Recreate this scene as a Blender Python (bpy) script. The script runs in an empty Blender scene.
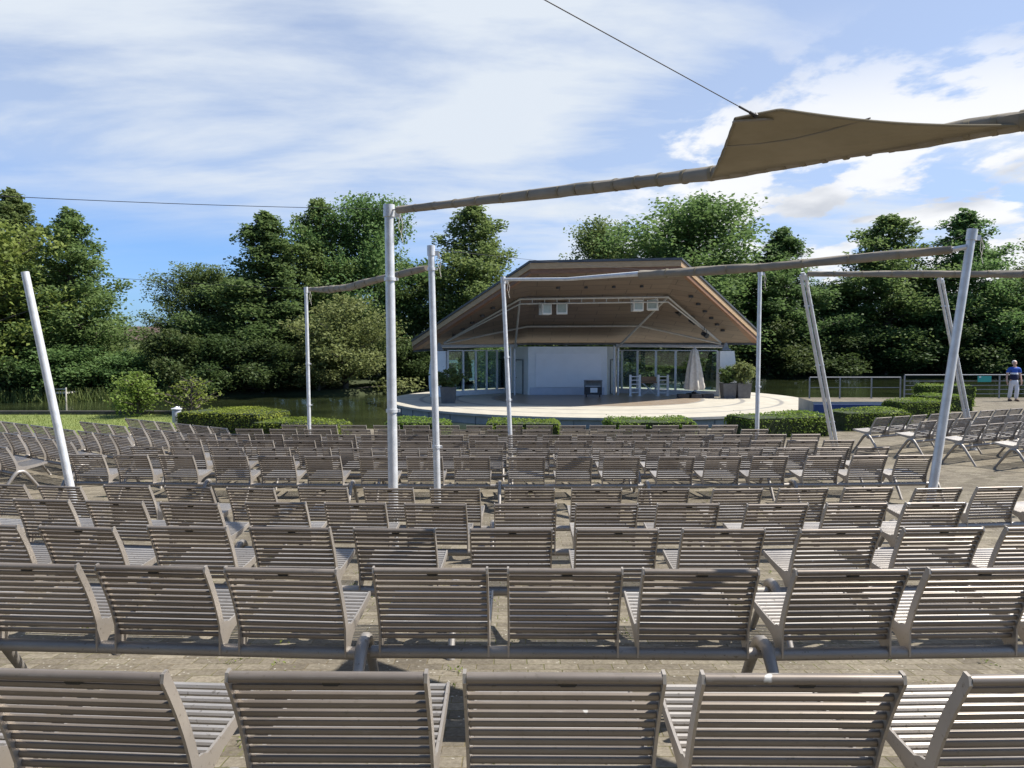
import bpy, math, random
import numpy as np
from mathutils import Vector, Matrix, noise as mnoise

random.seed(7)
R = math.radians
sc = bpy.context.scene
COL = sc.collection

# ------------------------------------------------------------------ camera
F = 720.0
HOR = 347.0
EYE = 2.36
TH = math.atan((384 - HOR) / F)
cam_d = bpy.data.cameras.new("camera")
cam = bpy.data.objects.new("camera", cam_d)
COL.objects.link(cam)
cam.location = (0, 0, EYE)
cam.rotation_euler = (R(90) - TH, 0, 0)
cam_d.sensor_width = 36
cam_d.lens = 36 * F / 1024
cam_d.clip_start = 0.05
cam_d.clip_end = 6000
sc.camera = cam


def P(u, v, Y):
    """the place in the world that stands at depth Y along the line of sight u, v"""
    a, b = (u - 512) / F, (384 - v) / F
    c, s = math.cos(TH), math.sin(TH)
    d = Vector((a, c + b * s, -s + b * c))
    k = Y / d.y
    return Vector((d.x * k, Y, EYE + d.z * k))


def gz(y):
    t = 0.95 - 0.113 * max(y, -3.0)
    k = 0.03
    return 0.5 * (t + math.sqrt(t * t + k * k * 4)) if t < 0.4 else t


# ------------------------------------------------------------------ mesh helpers
class MB:
    def __init__(s):
        s.v, s.f = [], []

    def add(s, vs, fs):
        n = len(s.v)
        s.v += [tuple(p) for p in vs]
        s.f += [tuple(i + n for i in f) for f in fs]

    def box(s, c, d, rz=0.0, rx=0.0, ry=0.0):
        m = Matrix.Rotation(rz, 3, 'Z') @ Matrix.Rotation(ry, 3, 'Y') @ Matrix.Rotation(rx, 3, 'X')
        vs = []
        for z in (-.5, .5):
            for x, y in ((-.5, -.5), (.5, -.5), (.5, .5), (-.5, .5)):
                vs.append(m @ Vector((x * d[0], y * d[1], z * d[2])) + Vector(c))
        s.add(vs, [(3, 2, 1, 0), (4, 5, 6, 7), (0, 1, 5, 4), (1, 2, 6, 5), (2, 3, 7, 6), (3, 0, 4, 7)])

    def tube(s, pts, rad, n=8, cap=True):
        pts = [Vector(p) for p in pts]
        if not hasattr(rad, '__len__'):
            rad = [rad] * len(pts)
        vs, fs = [], []
        ref = None
        for i, p in enumerate(pts):
            t = (pts[min(i + 1, len(pts) - 1)] - pts[max(i - 1, 0)])
            if t.length < 1e-9:
                t = Vector((0, 0, 1))
            t.normalize()
            if ref is None:
                ref = Vector((0, 0, 1)) if abs(t.z) < .9 else Vector((1, 0, 0))
            a = t.cross(ref)
            if a.length < 1e-6:
                a = t.orthogonal()
            a.normalize()
            b = t.cross(a)
            for k in range(n):
                q = 2 * math.pi * k / n
                vs.append(p + a * math.cos(q) * rad[i] + b * math.sin(q) * rad[i])
        for i in range(len(pts) - 1):
            for k in range(n):
                k2 = (k + 1) % n
                fs.append((i * n + k, i * n + k2, (i + 1) * n + k2, (i + 1) * n + k))
        if cap:
            fs.append(tuple(range(n - 1, -1, -1)))
            m = (len(pts) - 1) * n
            fs.append(tuple(m + k for k in range(n)))
        s.add(vs, fs)

    def prism(s, poly, axis, a0, a1):
        """poly of 2D points extruded along an axis"""
        def mk(p, a):
            if axis == 'x':
                return (a, p[0], p[1])
            if axis == 'y':
                return (p[0], a, p[1])
            return (p[0], p[1], a)
        n = len(poly)
        vs = [mk(p, a0) for p in poly] + [mk(p, a1) for p in poly]
        fs = [tuple(range(n - 1, -1, -1)), tuple(range(n, 2 * n))]
        for i in range(n):
            j = (i + 1) % n
            fs.append((i, j, n + j, n + i))
        s.add(vs, fs)

    def lathe(s, prof, c=(0, 0, 0), n=16, mod=None):
        vs, fs = [], []
        for r, z in prof:
            for k in range(n):
                q = 2 * math.pi * k / n
                rr = r * (mod(q, z) if mod else 1)
                vs.append((c[0] + rr * math.cos(q), c[1] + rr * math.sin(q), c[2] + z))
        for i in range(len(prof) - 1):
            for k in range(n):
                k2 = (k + 1) % n
                fs.append((i * n + k, i * n + k2, (i + 1) * n + k2, (i + 1) * n + k))
        fs.append(tuple(range(n - 1, -1, -1)))
        m = (len(prof) - 1) * n
        fs.append(tuple(m + k for k in range(n)))
        s.add(vs, fs)

    def sweep(s, line, prof):
        """closed profile of (outward, up) swept along a plan polyline with mitred corners"""
        line = [Vector(p) for p in line]
        nn = []
        for i in range(len(line)):
            ds = []
            if i > 0:
                ds.append((line[i] - line[i - 1]).to_2d().normalized())
            if i < len(line) - 1:
                ds.append((line[i + 1] - line[i]).to_2d().normalized())
            ns = [Vector((d.y, -d.x)) for d in ds]
            m = ns[0] if len(ns) == 1 else (ns[0] + ns[1]) / (1 + ns[0].dot(ns[1]))
            nn.append(m)
        n = len(prof)
        vs, fs = [], []
        for p, m in zip(line, nn):
            for o, u in prof:
                vs.append((p.x + m.x * o, p.y + m.y * o, p.z + u))
        for i in range(len(line) - 1):
            for k in range(n):
                k2 = (k + 1) % n
                fs.append((i * n + k, i * n + k2, (i + 1) * n + k2, (i + 1) * n + k))
        fs.append(tuple(range(n - 1, -1, -1)))
        fs.append(tuple((len(line) - 1) * n + k for k in range(n)))
        s.add(vs, fs)

    def mesh(s, name, mat, smooth=False):
        me = bpy.data.meshes.new(name)
        me.from_pydata(s.v, [], s.f)
        me.materials.append(mat)
        me.validate()
        import bmesh
        bm = bmesh.new()
        bm.from_mesh(me)
        bmesh.ops.recalc_face_normals(bm, faces=bm.faces)
        bm.to_mesh(me)
        bm.free()
        if smooth:
            for p in me.polygons:
                p.use_smooth = True
            try:
                me.set_sharp_from_angle(angle=R(40))
            except Exception:
                pass
        return me

    def build(s, name, mat, parent=None, smooth=False):
        return link(name, s.mesh(name, mat, smooth), parent)


def link(name, me, parent=None, loc=None, rz=None):
    o = bpy.data.objects.new(name, me)
    COL.objects.link(o)
    if parent is not None:
        o.parent = parent
    if loc is not None:
        o.location = loc
    if rz is not None:
        o.rotation_euler = (0, 0, rz)
    return o


def tag(o, label=None, cat=None, group=None, kind=None):
    if label:
        o['label'] = label
    if cat:
        o['category'] = cat
    if group:
        o['group'] = group
    if kind:
        o['kind'] = kind
    return o


def empty(name, loc, rz=0.0, label=None, cat=None, group=None):
    o = bpy.data.objects.new(name, None)
    COL.objects.link(o)
    o.empty_display_size = .2
    o.location = loc
    o.rotation_euler = (0, 0, rz)
    return tag(o, label, cat, group)


def quads_mesh(name, pts, mat):
    """pts: numpy (n,4,3) -> a mesh of separate quads"""
    n = len(pts)
    me = bpy.data.meshes.new(name)
    me.vertices.add(n * 4)
    me.vertices.foreach_set('co', np.ascontiguousarray(pts, dtype=np.float32).ravel())
    me.loops.add(n * 4)
    me.loops.foreach_set('vertex_index', np.arange(n * 4, dtype=np.int32))
    me.polygons.add(n)
    me.polygons.foreach_set('loop_start', np.arange(0, n * 4, 4, dtype=np.int32))
    me.polygons.foreach_set('loop_total', np.full(n, 4, dtype=np.int32))
    me.update(calc_edges=True)
    me.materials.append(mat)
    return me


def leaf_quads(rng, c, size, up=0.5, normal=None):
    """leaf-like kites centred at c (n,3)"""
    n = len(c)
    nrm = rng.normal(size=(n, 3))
    nrm[:, 2] = np.abs(nrm[:, 2]) + up
    if normal is not None:
        nrm = nrm * .8 + normal
    nrm /= np.linalg.norm(nrm, axis=1, keepdims=True) + 1e-9
    a = np.cross(nrm, rng.normal(size=(n, 3)))
    a /= np.linalg.norm(a, axis=1, keepdims=True) + 1e-9
    b = np.cross(nrm, a)
    s = size * rng.uniform(.65, 1.35, size=(n, 1))
    a = a * s
    b = b * s * .36
    fold = nrm * s * .12
    q = np.stack([c - a * .55, c + b + fold, c + a * .6, c - b + fold], axis=1)
    return q


# ------------------------------------------------------------------ materials
def new_mat(name):
    m = bpy.data.materials.new(name)
    m.use_nodes = True
    nt = m.node_tree
    b = nt.nodes.get('Principled BSDF')
    return m, nt, b


def N(nt, t, **kw):
    n = nt.nodes.new(t)
    for k, v in kw.items():
        setattr(n, k, v)
    return n


def L(nt, a, b):
    nt.links.new(a, b)


def coords(nt, scale=(1, 1, 1), which='Object', rot=(0, 0, 0)):
    tc = N(nt, 'ShaderNodeTexCoord')
    mp = N(nt, 'ShaderNodeMapping')
    mp.inputs['Scale'].default_value = scale
    mp.inputs['Rotation'].default_value = rot
    if which == 'World':
        g = N(nt, 'ShaderNodeNewGeometry')
        L(nt, g.outputs['Position'], mp.inputs['Vector'])
    else:
        L(nt, tc.outputs[which], mp.inputs['Vector'])
    return mp.outputs['Vector']


def noise(nt, vec, scale, detail=4, rough=.6):
    n = N(nt, 'ShaderNodeTexNoise')
    n.inputs['Scale'].default_value = scale
    n.inputs['Detail'].default_value = detail
    n.inputs['Roughness'].default_value = rough
    if vec is not None:
        L(nt, vec, n.inputs['Vector'])
    return n.outputs['Fac']


def ramp(nt, fac, stops):
    r = N(nt, 'ShaderNodeValToRGB')
    el = r.color_ramp.elements
    while len(el) > 1:
        el.remove(el[-1])
    el[0].position, el[0].color = stops[0][0], (*stops[0][1], 1)
    for p, c in stops[1:]:
        e = el.new(p)
        e.color = (*c, 1)
    L(nt, fac, r.inputs['Fac'])
    return r.outputs['Color']


def mixc(nt, fac, a, b, mode='MIX'):
    m = N(nt, 'ShaderNodeMix', data_type='RGBA', blend_type=mode)
    if hasattr(fac, 'type'):
        L(nt, fac, m.inputs['Factor'])
    else:
        m.inputs['Factor'].default_value = fac
    for s, x in (('A', a), ('B', b)):
        sock = [i for i in m.inputs if i.name == s and i.type == 'RGBA'][0]
        if hasattr(x, 'type'):
            L(nt, x, sock)
        else:
            sock.default_value = (*x, 1)
    return [o for o in m.outputs if o.type == 'RGBA'][0]


def bump(nt, b, h, strength=.3, dist=.01):
    n = N(nt, 'ShaderNodeBump')
    n.inputs['Strength'].default_value = strength
    n.inputs['Distance'].default_value = dist
    L(nt, h, n.inputs['Height'])
    L(nt, n.outputs['Normal'], b.inputs['Normal'])


def var_mat(name, c0, c1, scale=6, rough=.6, metal=0.0, which='Object', bmp=0.0, stops=(.35, .65), detail=5, mscale=(1, 1, 1), spec=.5):
    m, nt, b = new_mat(name)
    v = coords(nt, mscale, which)
    f = noise(nt, v, scale, detail)
    L(nt, ramp(nt, f, [(stops[0], c0), (stops[1], c1)]), b.inputs['Base Color'])
    b.inputs['Roughness'].default_value = rough
    b.inputs['Metallic'].default_value = metal
    b.inputs['Specular IOR Level'].default_value = spec
    if bmp:
        f2 = noise(nt, v, scale * 5, 3)
        bump(nt, b, f2, bmp)
    return m


def seat_metal(name, c0, c1, metal=.55, rough=.4):
    m, nt, b = new_mat(name)
    v = coords(nt, (1, 1, 1), 'World')
    f = noise(nt, v, 2.3, 5, .65)
    col = ramp(nt, f, [(.3, c0), (.7, c1)])
    f2 = noise(nt, v, 55, 3, .6)
    dirt = ramp(nt, f2, [(.62, (0, 0, 0)), (.74, (1, 1, 1))])
    col = mixc(nt, dirt, col, (.17, .145, .115))
    oi = N(nt, 'ShaderNodeObjectInfo')
    pv_ = ramp(nt, oi.outputs['Random'], [(0, (.84, .83, .82)), (1, (1.12, 1.12, 1.12))])
    col = mixc(nt, 1.0, col, pv_, 'MULTIPLY')
    # rubbed, faded streaks along the tubes
    f3 = noise(nt, coords(nt, (3, 30, 30), 'World'), 3.0, 4, .7)
    fade = ramp(nt, f3, [(.60, (0, 0, 0)), (.74, (.35, .35, .35))])
    col = mixc(nt, fade, col, (.46, .44, .41))
    f4 = noise(nt, v, 13, 2, .5)
    drop = ramp(nt, f4, [(.755, (0, 0, 0)), (.775, (.8, .8, .8))])
    col = mixc(nt, drop, col, (.66, .65, .61))
    L(nt, col, b.inputs['Base Color'])
    b.inputs['Metallic'].default_value = metal
    r = N(nt, 'ShaderNodeMapRange')
    r.inputs['To Min'].default_value = rough - .08
    r.inputs['To Max'].default_value = rough + .2
    L(nt, f, r.inputs['Value'])
    L(nt, r.outputs['Result'], b.inputs['Roughness'])
    return m


M = {}
M['slat'] = seat_metal('shaded_grey_brown_metal_paint', (.185, .156, .131), (.26, .224, .19), .36, .33)  # bench metal with the shade of the backrests put into its colour
M['seat'] = seat_metal('sunlit_seat_metal_paint', (.44, .41, .375), (.54, .51, .47), .55, .36)  # same bench metal, lightened in colour for sun glare on the seats
M['plate'] = seat_metal('plate_metal_paint', (.34, .305, .265), (.43, .39, .345), .5, .40)
M['beam'] = seat_metal('beam_metal_paint', (.27, .25, .228), (.36, .335, .305), .5, .42)
M['tag'] = var_mat('black_plastic', (.012, .012, .012), (.02, .02, .02), 8, .5)
M['mast'] = var_mat('galvanised_steel', (.58, .59, .60), (.74, .745, .75), 9, .42, .3, bmp=.02)
M['sail'] = None
M['truss'] = var_mat('dull_truss_steel', (.42, .41, .39), (.50, .49, .47), 7, .45, .3)
M['rail'] = var_mat('dull_grey_steel', (.20, .21, .22), (.28, .29, .30), 9, .5, .3)
M['cable'] = var_mat('dark_wire', (.03, .03, .032), (.06, .06, .065), 20, .45, .5)
M['white'] = var_mat('white_render', (.76, .76, .75), (.82, .82, .81), 2.5, .75, bmp=.05)
M['screen'] = var_mat('white_screen', (.80, .80, .81), (.84, .84, .85), 1.5, .8)
M['whitepaint'] = var_mat('white_paint', (.70, .71, .72), (.78, .79, .80), 6, .45)
M['steel_white'] = var_mat('light_steel_paint', (.55, .56, .58), (.66, .67, .69), 7, .4, .2)
M['grey_planter'] = var_mat('grey_planter', (.105, .10, .098), (.14, .135, .13), 5, .7)
M['concrete'] = var_mat('concrete', (.33, .325, .295), (.45, .44, .40), 1.6, .85, bmp=.1, which='World')
M['dark'] = var_mat('dark_box', (.02, .02, .022), (.045, .045, .05), 5, .5)
M['midgrey'] = var_mat('mid_grey_case', (.14, .15, .16), (.2, .21, .22), 5, .5)
M['canvas'] = var_mat('beige_canvas', (.50, .46, .40), (.62, .58, .51), 7, .9, bmp=.1)
M['wood'] = var_mat('brown_wood', (.22, .13, .07), (.34, .21, .12), 6, .6, mscale=(1, 6, 6))
M['metal_edge'] = var_mat('dark_sheet_metal', (.07, .075, .085), (.11, .115, .125), 3, .45, .4)
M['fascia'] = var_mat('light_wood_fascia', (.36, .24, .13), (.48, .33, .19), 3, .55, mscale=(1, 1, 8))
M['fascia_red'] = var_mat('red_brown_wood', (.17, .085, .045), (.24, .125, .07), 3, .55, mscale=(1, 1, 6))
M['blue'] = var_mat('blue_basin_paint', (.06, .085, .20), (.08, .11, .25), 2, .6, which='World')
M['turquoise'] = var_mat('turquoise_sign', (.03, .33, .28), (.04, .38, .32), 4, .5)
M['rust'] = var_mat('brown_roof_tiles', (.075, .05, .042), (.11, .075, .06), 9, .8)
M['bark'] = var_mat('bark', (.06, .05, .04), (.13, .11, .09), 8, .9, bmp=.4, mscale=(1, 1, .25))
M['skin'] = var_mat('skin', (.50, .30, .22), (.58, .37, .28), 9, .5)
M['hair'] = var_mat('white_hair', (.55, .52, .48), (.66, .63, .59), 30, .6)
M['trouser'] = var_mat('pale_trousers', (.62, .62, .66), (.72, .72, .75), 8, .8)
M['shoe'] = var_mat('brown_shoes', (.10, .06, .045), (.15, .10, .07), 8, .6)
M['bluetop'] = var_mat('blue_jersey', (.03, .10, .42), (.04, .13, .5), 8, .75)
M['kerb'] = var_mat('dark_timber_edge', (.045, .04, .035), (.09, .08, .07), 4, .8, which='World')


def fabric(name, c0, c1, trans):
    m, nt, b = new_mat(name)
    v = coords(nt, (1, 1, 1), 'Object')
    f = noise(nt, v, 3.5, 5)
    w = N(nt, 'ShaderNodeTexNoise')
    w.inputs['Scale'].default_value = 120
    L(nt, v, w.inputs['Vector'])
    col = ramp(nt, f, [(.35, c0), (.65, c1)])
    L(nt, col, b.inputs['Base Color'])
    b.inputs['Roughness'].default_value = .9
    b.inputs['Specular IOR Level'].default_value = .2
    bump(nt, b, w.outputs['Fac'], .15, .003)
    tr = N(nt, 'ShaderNodeBsdfTranslucent')
    L(nt, col, tr.inputs['Color'])
    mx = N(nt, 'ShaderNodeMixShader')
    mx.inputs['Fac'].default_value = trans
    L(nt, b.outputs['BSDF'], mx.inputs[1])
    L(nt, tr.outputs['BSDF'], mx.inputs[2])
    L(nt, mx.outputs['Shader'], nt.nodes['Material Output'].inputs['Surface'])
    return m


M['sail'] = fabric('sail_cloth', (.30, .265, .195), (.345, .305, .23), .3)
M['rolled'] = fabric('rolled_sail_cloth', (.24, .215, .175), (.32, .285, .235), .05)


def leaf_mat(name, c0, c1, c2, trans=.35, big=.35):
    m, nt, b = new_mat(name)
    v = coords(nt, (1, 1, 1), 'Object')
    f = noise(nt, v, big, 3)
    f2 = noise(nt, v, 5.0, 2)
    mth = N(nt, 'ShaderNodeMath', operation='MULTIPLY_ADD')
    L(nt, f2, mth.inputs[0])
    mth.inputs[1].default_value = .6
    sub = N(nt, 'ShaderNodeMath', operation='MULTIPLY_ADD')
    L(nt, f, sub.inputs[0])
    sub.inputs[1].default_value = .9
    sub.inputs[2].default_value = -.25
    L(nt, sub.outputs[0], mth.inputs[2])
    oi = N(nt, 'ShaderNodeObjectInfo')
    col = ramp(nt, mth.outputs[0], [(.3, c0), (.5, c1), (.72, c2)])
    hs = N(nt, 'ShaderNodeHueSaturation')
    mr = N(nt, 'ShaderNodeMapRange')
    mr.inputs['To Min'].default_value = .48
    mr.inputs['To Max'].default_value = .52
    L(nt, oi.outputs['Random'], mr.inputs['Value'])
    L(nt, mr.outputs['Result'], hs.inputs['Hue'])
    L(nt, col, hs.inputs['Color'])
    L(nt, hs.outputs['Color'], b.inputs['Base Color'])
    b.inputs['Roughness'].default_value = .6
    b.inputs['Specular IOR Level'].default_value = .22
    tr = N(nt, 'ShaderNodeBsdfTranslucent')
    L(nt, hs.outputs['Color'], tr.inputs['Color'])
    mx = N(nt, 'ShaderNodeMixShader')
    mx.inputs['Fac'].default_value = trans
    L(nt, b.outputs['BSDF'], mx.inputs[1])
    L(nt, tr.outputs['BSDF'], mx.inputs[2])
    L(nt, mx.outputs['Shader'], nt.nodes['Material Output'].inputs['Surface'])
    return m


M['alder'] = leaf_mat('alder_leaves', (.095, .155, .05), (.155, .23, .075), (.23, .31, .11), .5)
M['darkleaf'] = leaf_mat('dark_leaves', (.08, .13, .042), (.13, .19, .065), (.205, .27, .1), .5)
M['freshleaf'] = leaf_mat('fresh_green_leaves', (.13, .18, .035), (.20, .26, .055), (.28, .33, .085), .45)
M['shadeleaf'] = leaf_mat('shade_darkened_leaves', (.045, .075, .024), (.075, .115, .036), (.12, .165, .055), .4)  # leaf colour darkened to stand for the shade under the tree crowns
M['yellowleaf'] = leaf_mat('yellow_green_leaves', (.14, .18, .04), (.21, .25, .06), (.29, .32, .09), .42)
M['oliveleaf'] = leaf_mat('olive_leaves', (.13, .165, .055), (.19, .225, .08), (.26, .29, .115), .42)
M['hedgeleaf'] = leaf_mat('hedge_leaves', (.105, .165, .024), (.18, .25, .038), (.27, .34, .06), .4, 1.2)
M['oleander'] = leaf_mat('planter_leaves', (.08, .13, .04), (.13, .19, .06), (.2, .26, .1), .35, 1.5)
M['reedleaf'] = leaf_mat('reed_leaves', (.07, .11, .03), (.11, .16, .045), (.17, .21, .07), .3, 1.0)
M['grassblade'] = leaf_mat('grass_blades', (.12, .165, .03), (.17, .21, .045), (.22, .26, .07), .35, .8)
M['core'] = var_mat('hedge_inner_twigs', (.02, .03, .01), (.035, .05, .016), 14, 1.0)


def paving_mat():
    m, nt, b = new_mat('block_paving')
    v = coords(nt, (1, 1, 1), 'World')
    wn = N(nt, 'ShaderNodeTexNoise')
    wn.inputs['Scale'].default_value = 3.0
    L(nt, v, wn.inputs['Vector'])
    vm = N(nt, 'ShaderNodeVectorMath', operation='MULTIPLY_ADD')
    L(nt, wn.outputs['Color'], vm.inputs[0])
    vm.inputs[1].default_value = (.018, .018, 0)
    L(nt, v, vm.inputs[2])
    br = N(nt, 'ShaderNodeTexBrick')
    L(nt, vm.outputs[0], br.inputs['Vector'])
    br.inputs['Scale'].default_value = 1
    br.inputs['Brick Width'].default_value = .20
    br.inputs['Row Height'].default_value = .10
    br.inputs['Mortar Size'].default_value = .004
    br.inputs['Mortar Smooth'].default_value = .4
    br.inputs['Bias'].default_value = 0
    br.inputs['Color1'].default_value = (.155, .136, .108, 1)
    br.inputs['Color2'].default_value = (.255, .228, .182, 1)
    f = noise(nt, v, 1.1, 6, .65)
    moss = ramp(nt, f, [(.42, (.19, .155, .10)), (.6, (.12, .125, .05))])
    L(nt, moss, br.inputs['Mortar'])
    col = br.outputs['Color']
    g = noise(nt, v, 38, 5, .7)
    col = mixc(nt, .75, col, ramp(nt, g, [(.3, (.48, .46, .42)), (.7, (1.25, 1.25, 1.25))]), 'MULTIPLY')
    big = noise(nt, v, .55, 4, .6)
    col = mixc(nt, .6, col, ramp(nt, big, [(.3, (.56, .54, .50)), (.7, (1.18, 1.16, 1.12))]), 'MULTIPLY')
    # lichen spots
    vo = N(nt, 'ShaderNodeTexVoronoi')
    vo.inputs['Scale'].default_value = 22
    L(nt, v, vo.inputs['Vector'])
    n2 = noise(nt, v, 45, 3)
    ad = N(nt, 'ShaderNodeMath', operation='MULTIPLY_ADD')
    L(nt, n2, ad.inputs[0])
    ad.inputs[1].default_value = .5
    L(nt, vo.outputs['Distance'], ad.inputs[2])
    spots = ramp(nt, ad.outputs[0], [(.33, (1, 1, 1)), (.40, (0, 0, 0))])
    msk = ramp(nt, noise(nt, v, 1.7, 3), [(.38, (0, 0, 0)), (.55, (.8, .8, .8))])
    sm = mixc(nt, 1.0, spots, msk, 'MULTIPLY')
    col = mixc(nt, sm, col, (.52, .50, .44))
    # moss tufts
    ms = ramp(nt, noise(nt, v, 7.5, 5, .7), [(.66, (0, 0, 0)), (.74, (.8, .8, .8))])
    col = mixc(nt, ms, col, (.13, .125, .05))
    L(nt, col, b.inputs['Base Color'])
    b.inputs['Roughness'].default_value = .9
    b.inputs['Specular IOR Level'].default_value = .25
    hh = mixc(nt, .35, br.outputs['Fac'], g)
    inv = N(nt, 'ShaderNodeInvert')
    L(nt, hh, inv.inputs['Color'])
    bump(nt, b, inv.outputs['Color'], .6, .012)
    return m


M['paving'] = paving_mat()


def stage_mat():
    m, nt, b = new_mat('stage_floor_rings')
    v = coords(nt, (1, 1, 1), 'Object')
    sp = N(nt, 'ShaderNodeSeparateXYZ')
    L(nt, v, sp.inputs[0])
    c2 = N(nt, 'ShaderNodeCombineXYZ')
    L(nt, sp.outputs[0], c2.inputs[0])
    L(nt, sp.outputs[1], c2.inputs[1])
    ln = N(nt, 'ShaderNodeVectorMath', operation='LENGTH')
    L(nt, c2.outputs[0], ln.inputs[0])
    dv = N(nt, 'ShaderNodeMath', operation='DIVIDE')
    L(nt, ln.outputs['Value'], dv.inputs[0])
    dv.inputs[1].default_value = 12.0
    wood, cream, grey = (.34, .275, .205), (.47, .44, .365), (.27, .26, .24)
    e = .002
    st = []
    last = wood
    for r0, c in ((5.9, grey), (6.1, cream), (8.0, grey), (8.25, cream), (10.0, grey), (10.22, cream)):
        st += [(r0 / 12 - e, last), (r0 / 12 + e, c)]
        last = c
    col = ramp(nt, dv.outputs[0], [(0, wood)] + st)
    f = noise(nt, v, 1.1, 6, .65)
    col = mixc(nt, .7, col, ramp(nt, f, [(.3, (.75, .73, .7)), (.7, (1.08, 1.08, 1.08))]), 'MULTIPLY')
    L(nt, col, b.inputs['Base Color'])
    rr = ramp(nt, dv.outputs[0], [(.48, (.32, .32, .32)), (.52, (.8, .8, .8))])
    L(nt, rr, b.inputs['Roughness'])
    return m


M['stage'] = stage_mat()


def ceiling_mat():
    m, nt, b = new_mat('wood_ceiling_panels')
    v = coords(nt, (1, 1, 1), 'Object')
    br = N(nt, 'ShaderNodeTexBrick')
    L(nt, v, br.inputs['Vector'])
    br.inputs['Scale'].default_value = 1
    br.inputs['Brick Width'].default_value = 2.4
    br.inputs['Row Height'].default_value = .62
    br.inputs['Mortar Size'].default_value = .018
    br.inputs['Color1'].default_value = (.15, .112, .085, 1)
    br.inputs['Color2'].default_value = (.185, .14, .107, 1)
    br.inputs['Mortar'].default_value = (.06, .05, .042, 1)
    f = noise(nt, coords(nt, (1, 8, 8), 'Object'), 1.2, 5)
    col = mixc(nt, .6, br.outputs['Color'], ramp(nt, f, [(.3, (.75, .75, .75)), (.7, (1.15, 1.15, 1.15))]), 'MULTIPLY')
    L(nt, col, b.inputs['Base Color'])
    b.inputs['Roughness'].default_value = .6
    return m


M['ceiling'] = ceiling_mat()


def water_mat():
    m, nt, b = new_mat('pond_water')
    v = coords(nt, (1, 1, 1), 'World')
    f = noise(nt, v, .22, 4)
    L(nt, ramp(nt, f, [(.4, (.016, .022, .010)), (.62, (.035, .045, .018))]), b.inputs['Base Color'])
    b.inputs['Roughness'].default_value = .07
    b.inputs['IOR'].default_value = 1.33
    h = noise(nt, coords(nt, (1.0, 2.2, 1), 'World'), 2.2, 4)
    bump(nt, b, h, .22, .03)
    return m


M['water'] = water_mat()


def glass_mat():
    m, nt, b = new_mat('tinted_glass')
    tr = N(nt, 'ShaderNodeBsdfTransparent')
    tr.inputs['Color'].default_value = (.72, .82, .79, 1)
    gl = N(nt, 'ShaderNodeBsdfGlossy')
    gl.inputs['Roughness'].default_value = .02
    gl.inputs['Color'].default_value = (.8, .9, .9, 1)
    fr = N(nt, 'ShaderNodeFresnel')
    fr.inputs['IOR'].default_value = 1.5
    ad = N(nt, 'ShaderNodeMath', operation='ADD')
    L(nt, fr.outputs[0], ad.inputs[0])
    ad.inputs[1].default_value = .05
    mx = N(nt, 'ShaderNodeMixShader')
    L(nt, ad.outputs[0], mx.inputs['Fac'])
    L(nt, tr.outputs[0], mx.inputs[1])
    L(nt, gl.outputs[0], mx.inputs[2])
    L(nt, mx.outputs[0], nt.nodes['Material Output'].inputs['Surface'])
    return m


M['glass'] = glass_mat()
M['earth'] = var_mat('dark_earth', (.06, .055, .03), (.12, .11, .055), .6, .95, which='World')
M['bank'] = var_mat('grassy_bank', (.03, .04, .014), (.055, .07, .025), .8, .95, which='World')
M['lawn'] = var_mat('lawn', (.12, .16, .035), (.19, .22, .055), 1.5, .95, which='World', bmp=.3)

# ------------------------------------------------------------------ world and sun
SUN_EL = R(53)
SUN_DIR = Vector((.995, .05, 0)).normalized()
S = Vector((SUN_DIR.x * math.cos(SUN_EL), SUN_DIR.y * math.cos(SUN_EL), math.sin(SUN_EL)))
w = bpy.data.worlds.new("World")
sc.world = w
w.use_nodes = True
nt = w.node_tree
bg = nt.nodes['Background']
sky = N(nt, 'ShaderNodeTexSky')
sky.sky_type = 'NISHITA'
sky.sun_disc = False
sky.sun_elevation = SUN_EL
sky.sun_rotation = math.atan2(S.x, S.y)
sky.air_density = 1.0
sky.dust_density = .6
sky.ozone_density = 1.6
tc = N(nt, 'ShaderNodeTexCoord')
sp = N(nt, 'ShaderNodeSeparateXYZ')
L(nt, tc.outputs['Generated'], sp.inputs[0])


def mth(op, a, b=None, c=None, clamp=False):
    n = N(nt, 'ShaderNodeMath', operation=op)
    n.use_clamp = clamp
    for i, x in enumerate((a, b, c)):
        if x is None:
            continue
        if hasattr(x, 'type'):
            L(nt, x, n.inputs[i])
        else:
            n.inputs[i].default_value = x
    return n.outputs[0]


def sstep(x, a, b):
    n = N(nt, 'ShaderNodeMapRange', interpolation_type='SMOOTHSTEP')
    n.inputs['From Min'].default_value = a
    n.inputs['From Max'].default_value = b
    L(nt, x, n.inputs['Value'])
    return n.outputs['Result']


X, Y, Z = sp.outputs
zz = mth('MAXIMUM', Z, 0.0)
den = mth('ADD', zz, .16)
px = mth('DIVIDE', X, den)
py = mth('DIVIDE', Y, den)
pv = N(nt, 'ShaderNodeCombineXYZ')
L(nt, px, pv.inputs[0])
L(nt, py, pv.inputs[1])


def cloudnoise(scale, detail, rough, sx, sy, rot, off=(0, 0, 0), dist=0.0):
    mp = N(nt, 'ShaderNodeMapping')
    mp.inputs['Scale'].default_value = (sx, sy, 1)
    mp.inputs['Rotation'].default_value = (0, 0, rot)
    mp.inputs['Location'].default_value = off
    L(nt, pv.outputs[0], mp.inputs['Vector'])
    n = N(nt, 'ShaderNodeTexNoise')
    n.inputs['Scale'].default_value = scale
    n.inputs['Detail'].default_value = detail
    n.inputs['Roughness'].default_value = rough
    n.inputs['Distortion'].default_value = dist
    L(nt, mp.outputs[0], n.inputs['Vector'])
    return n.outputs['Fac']


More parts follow.
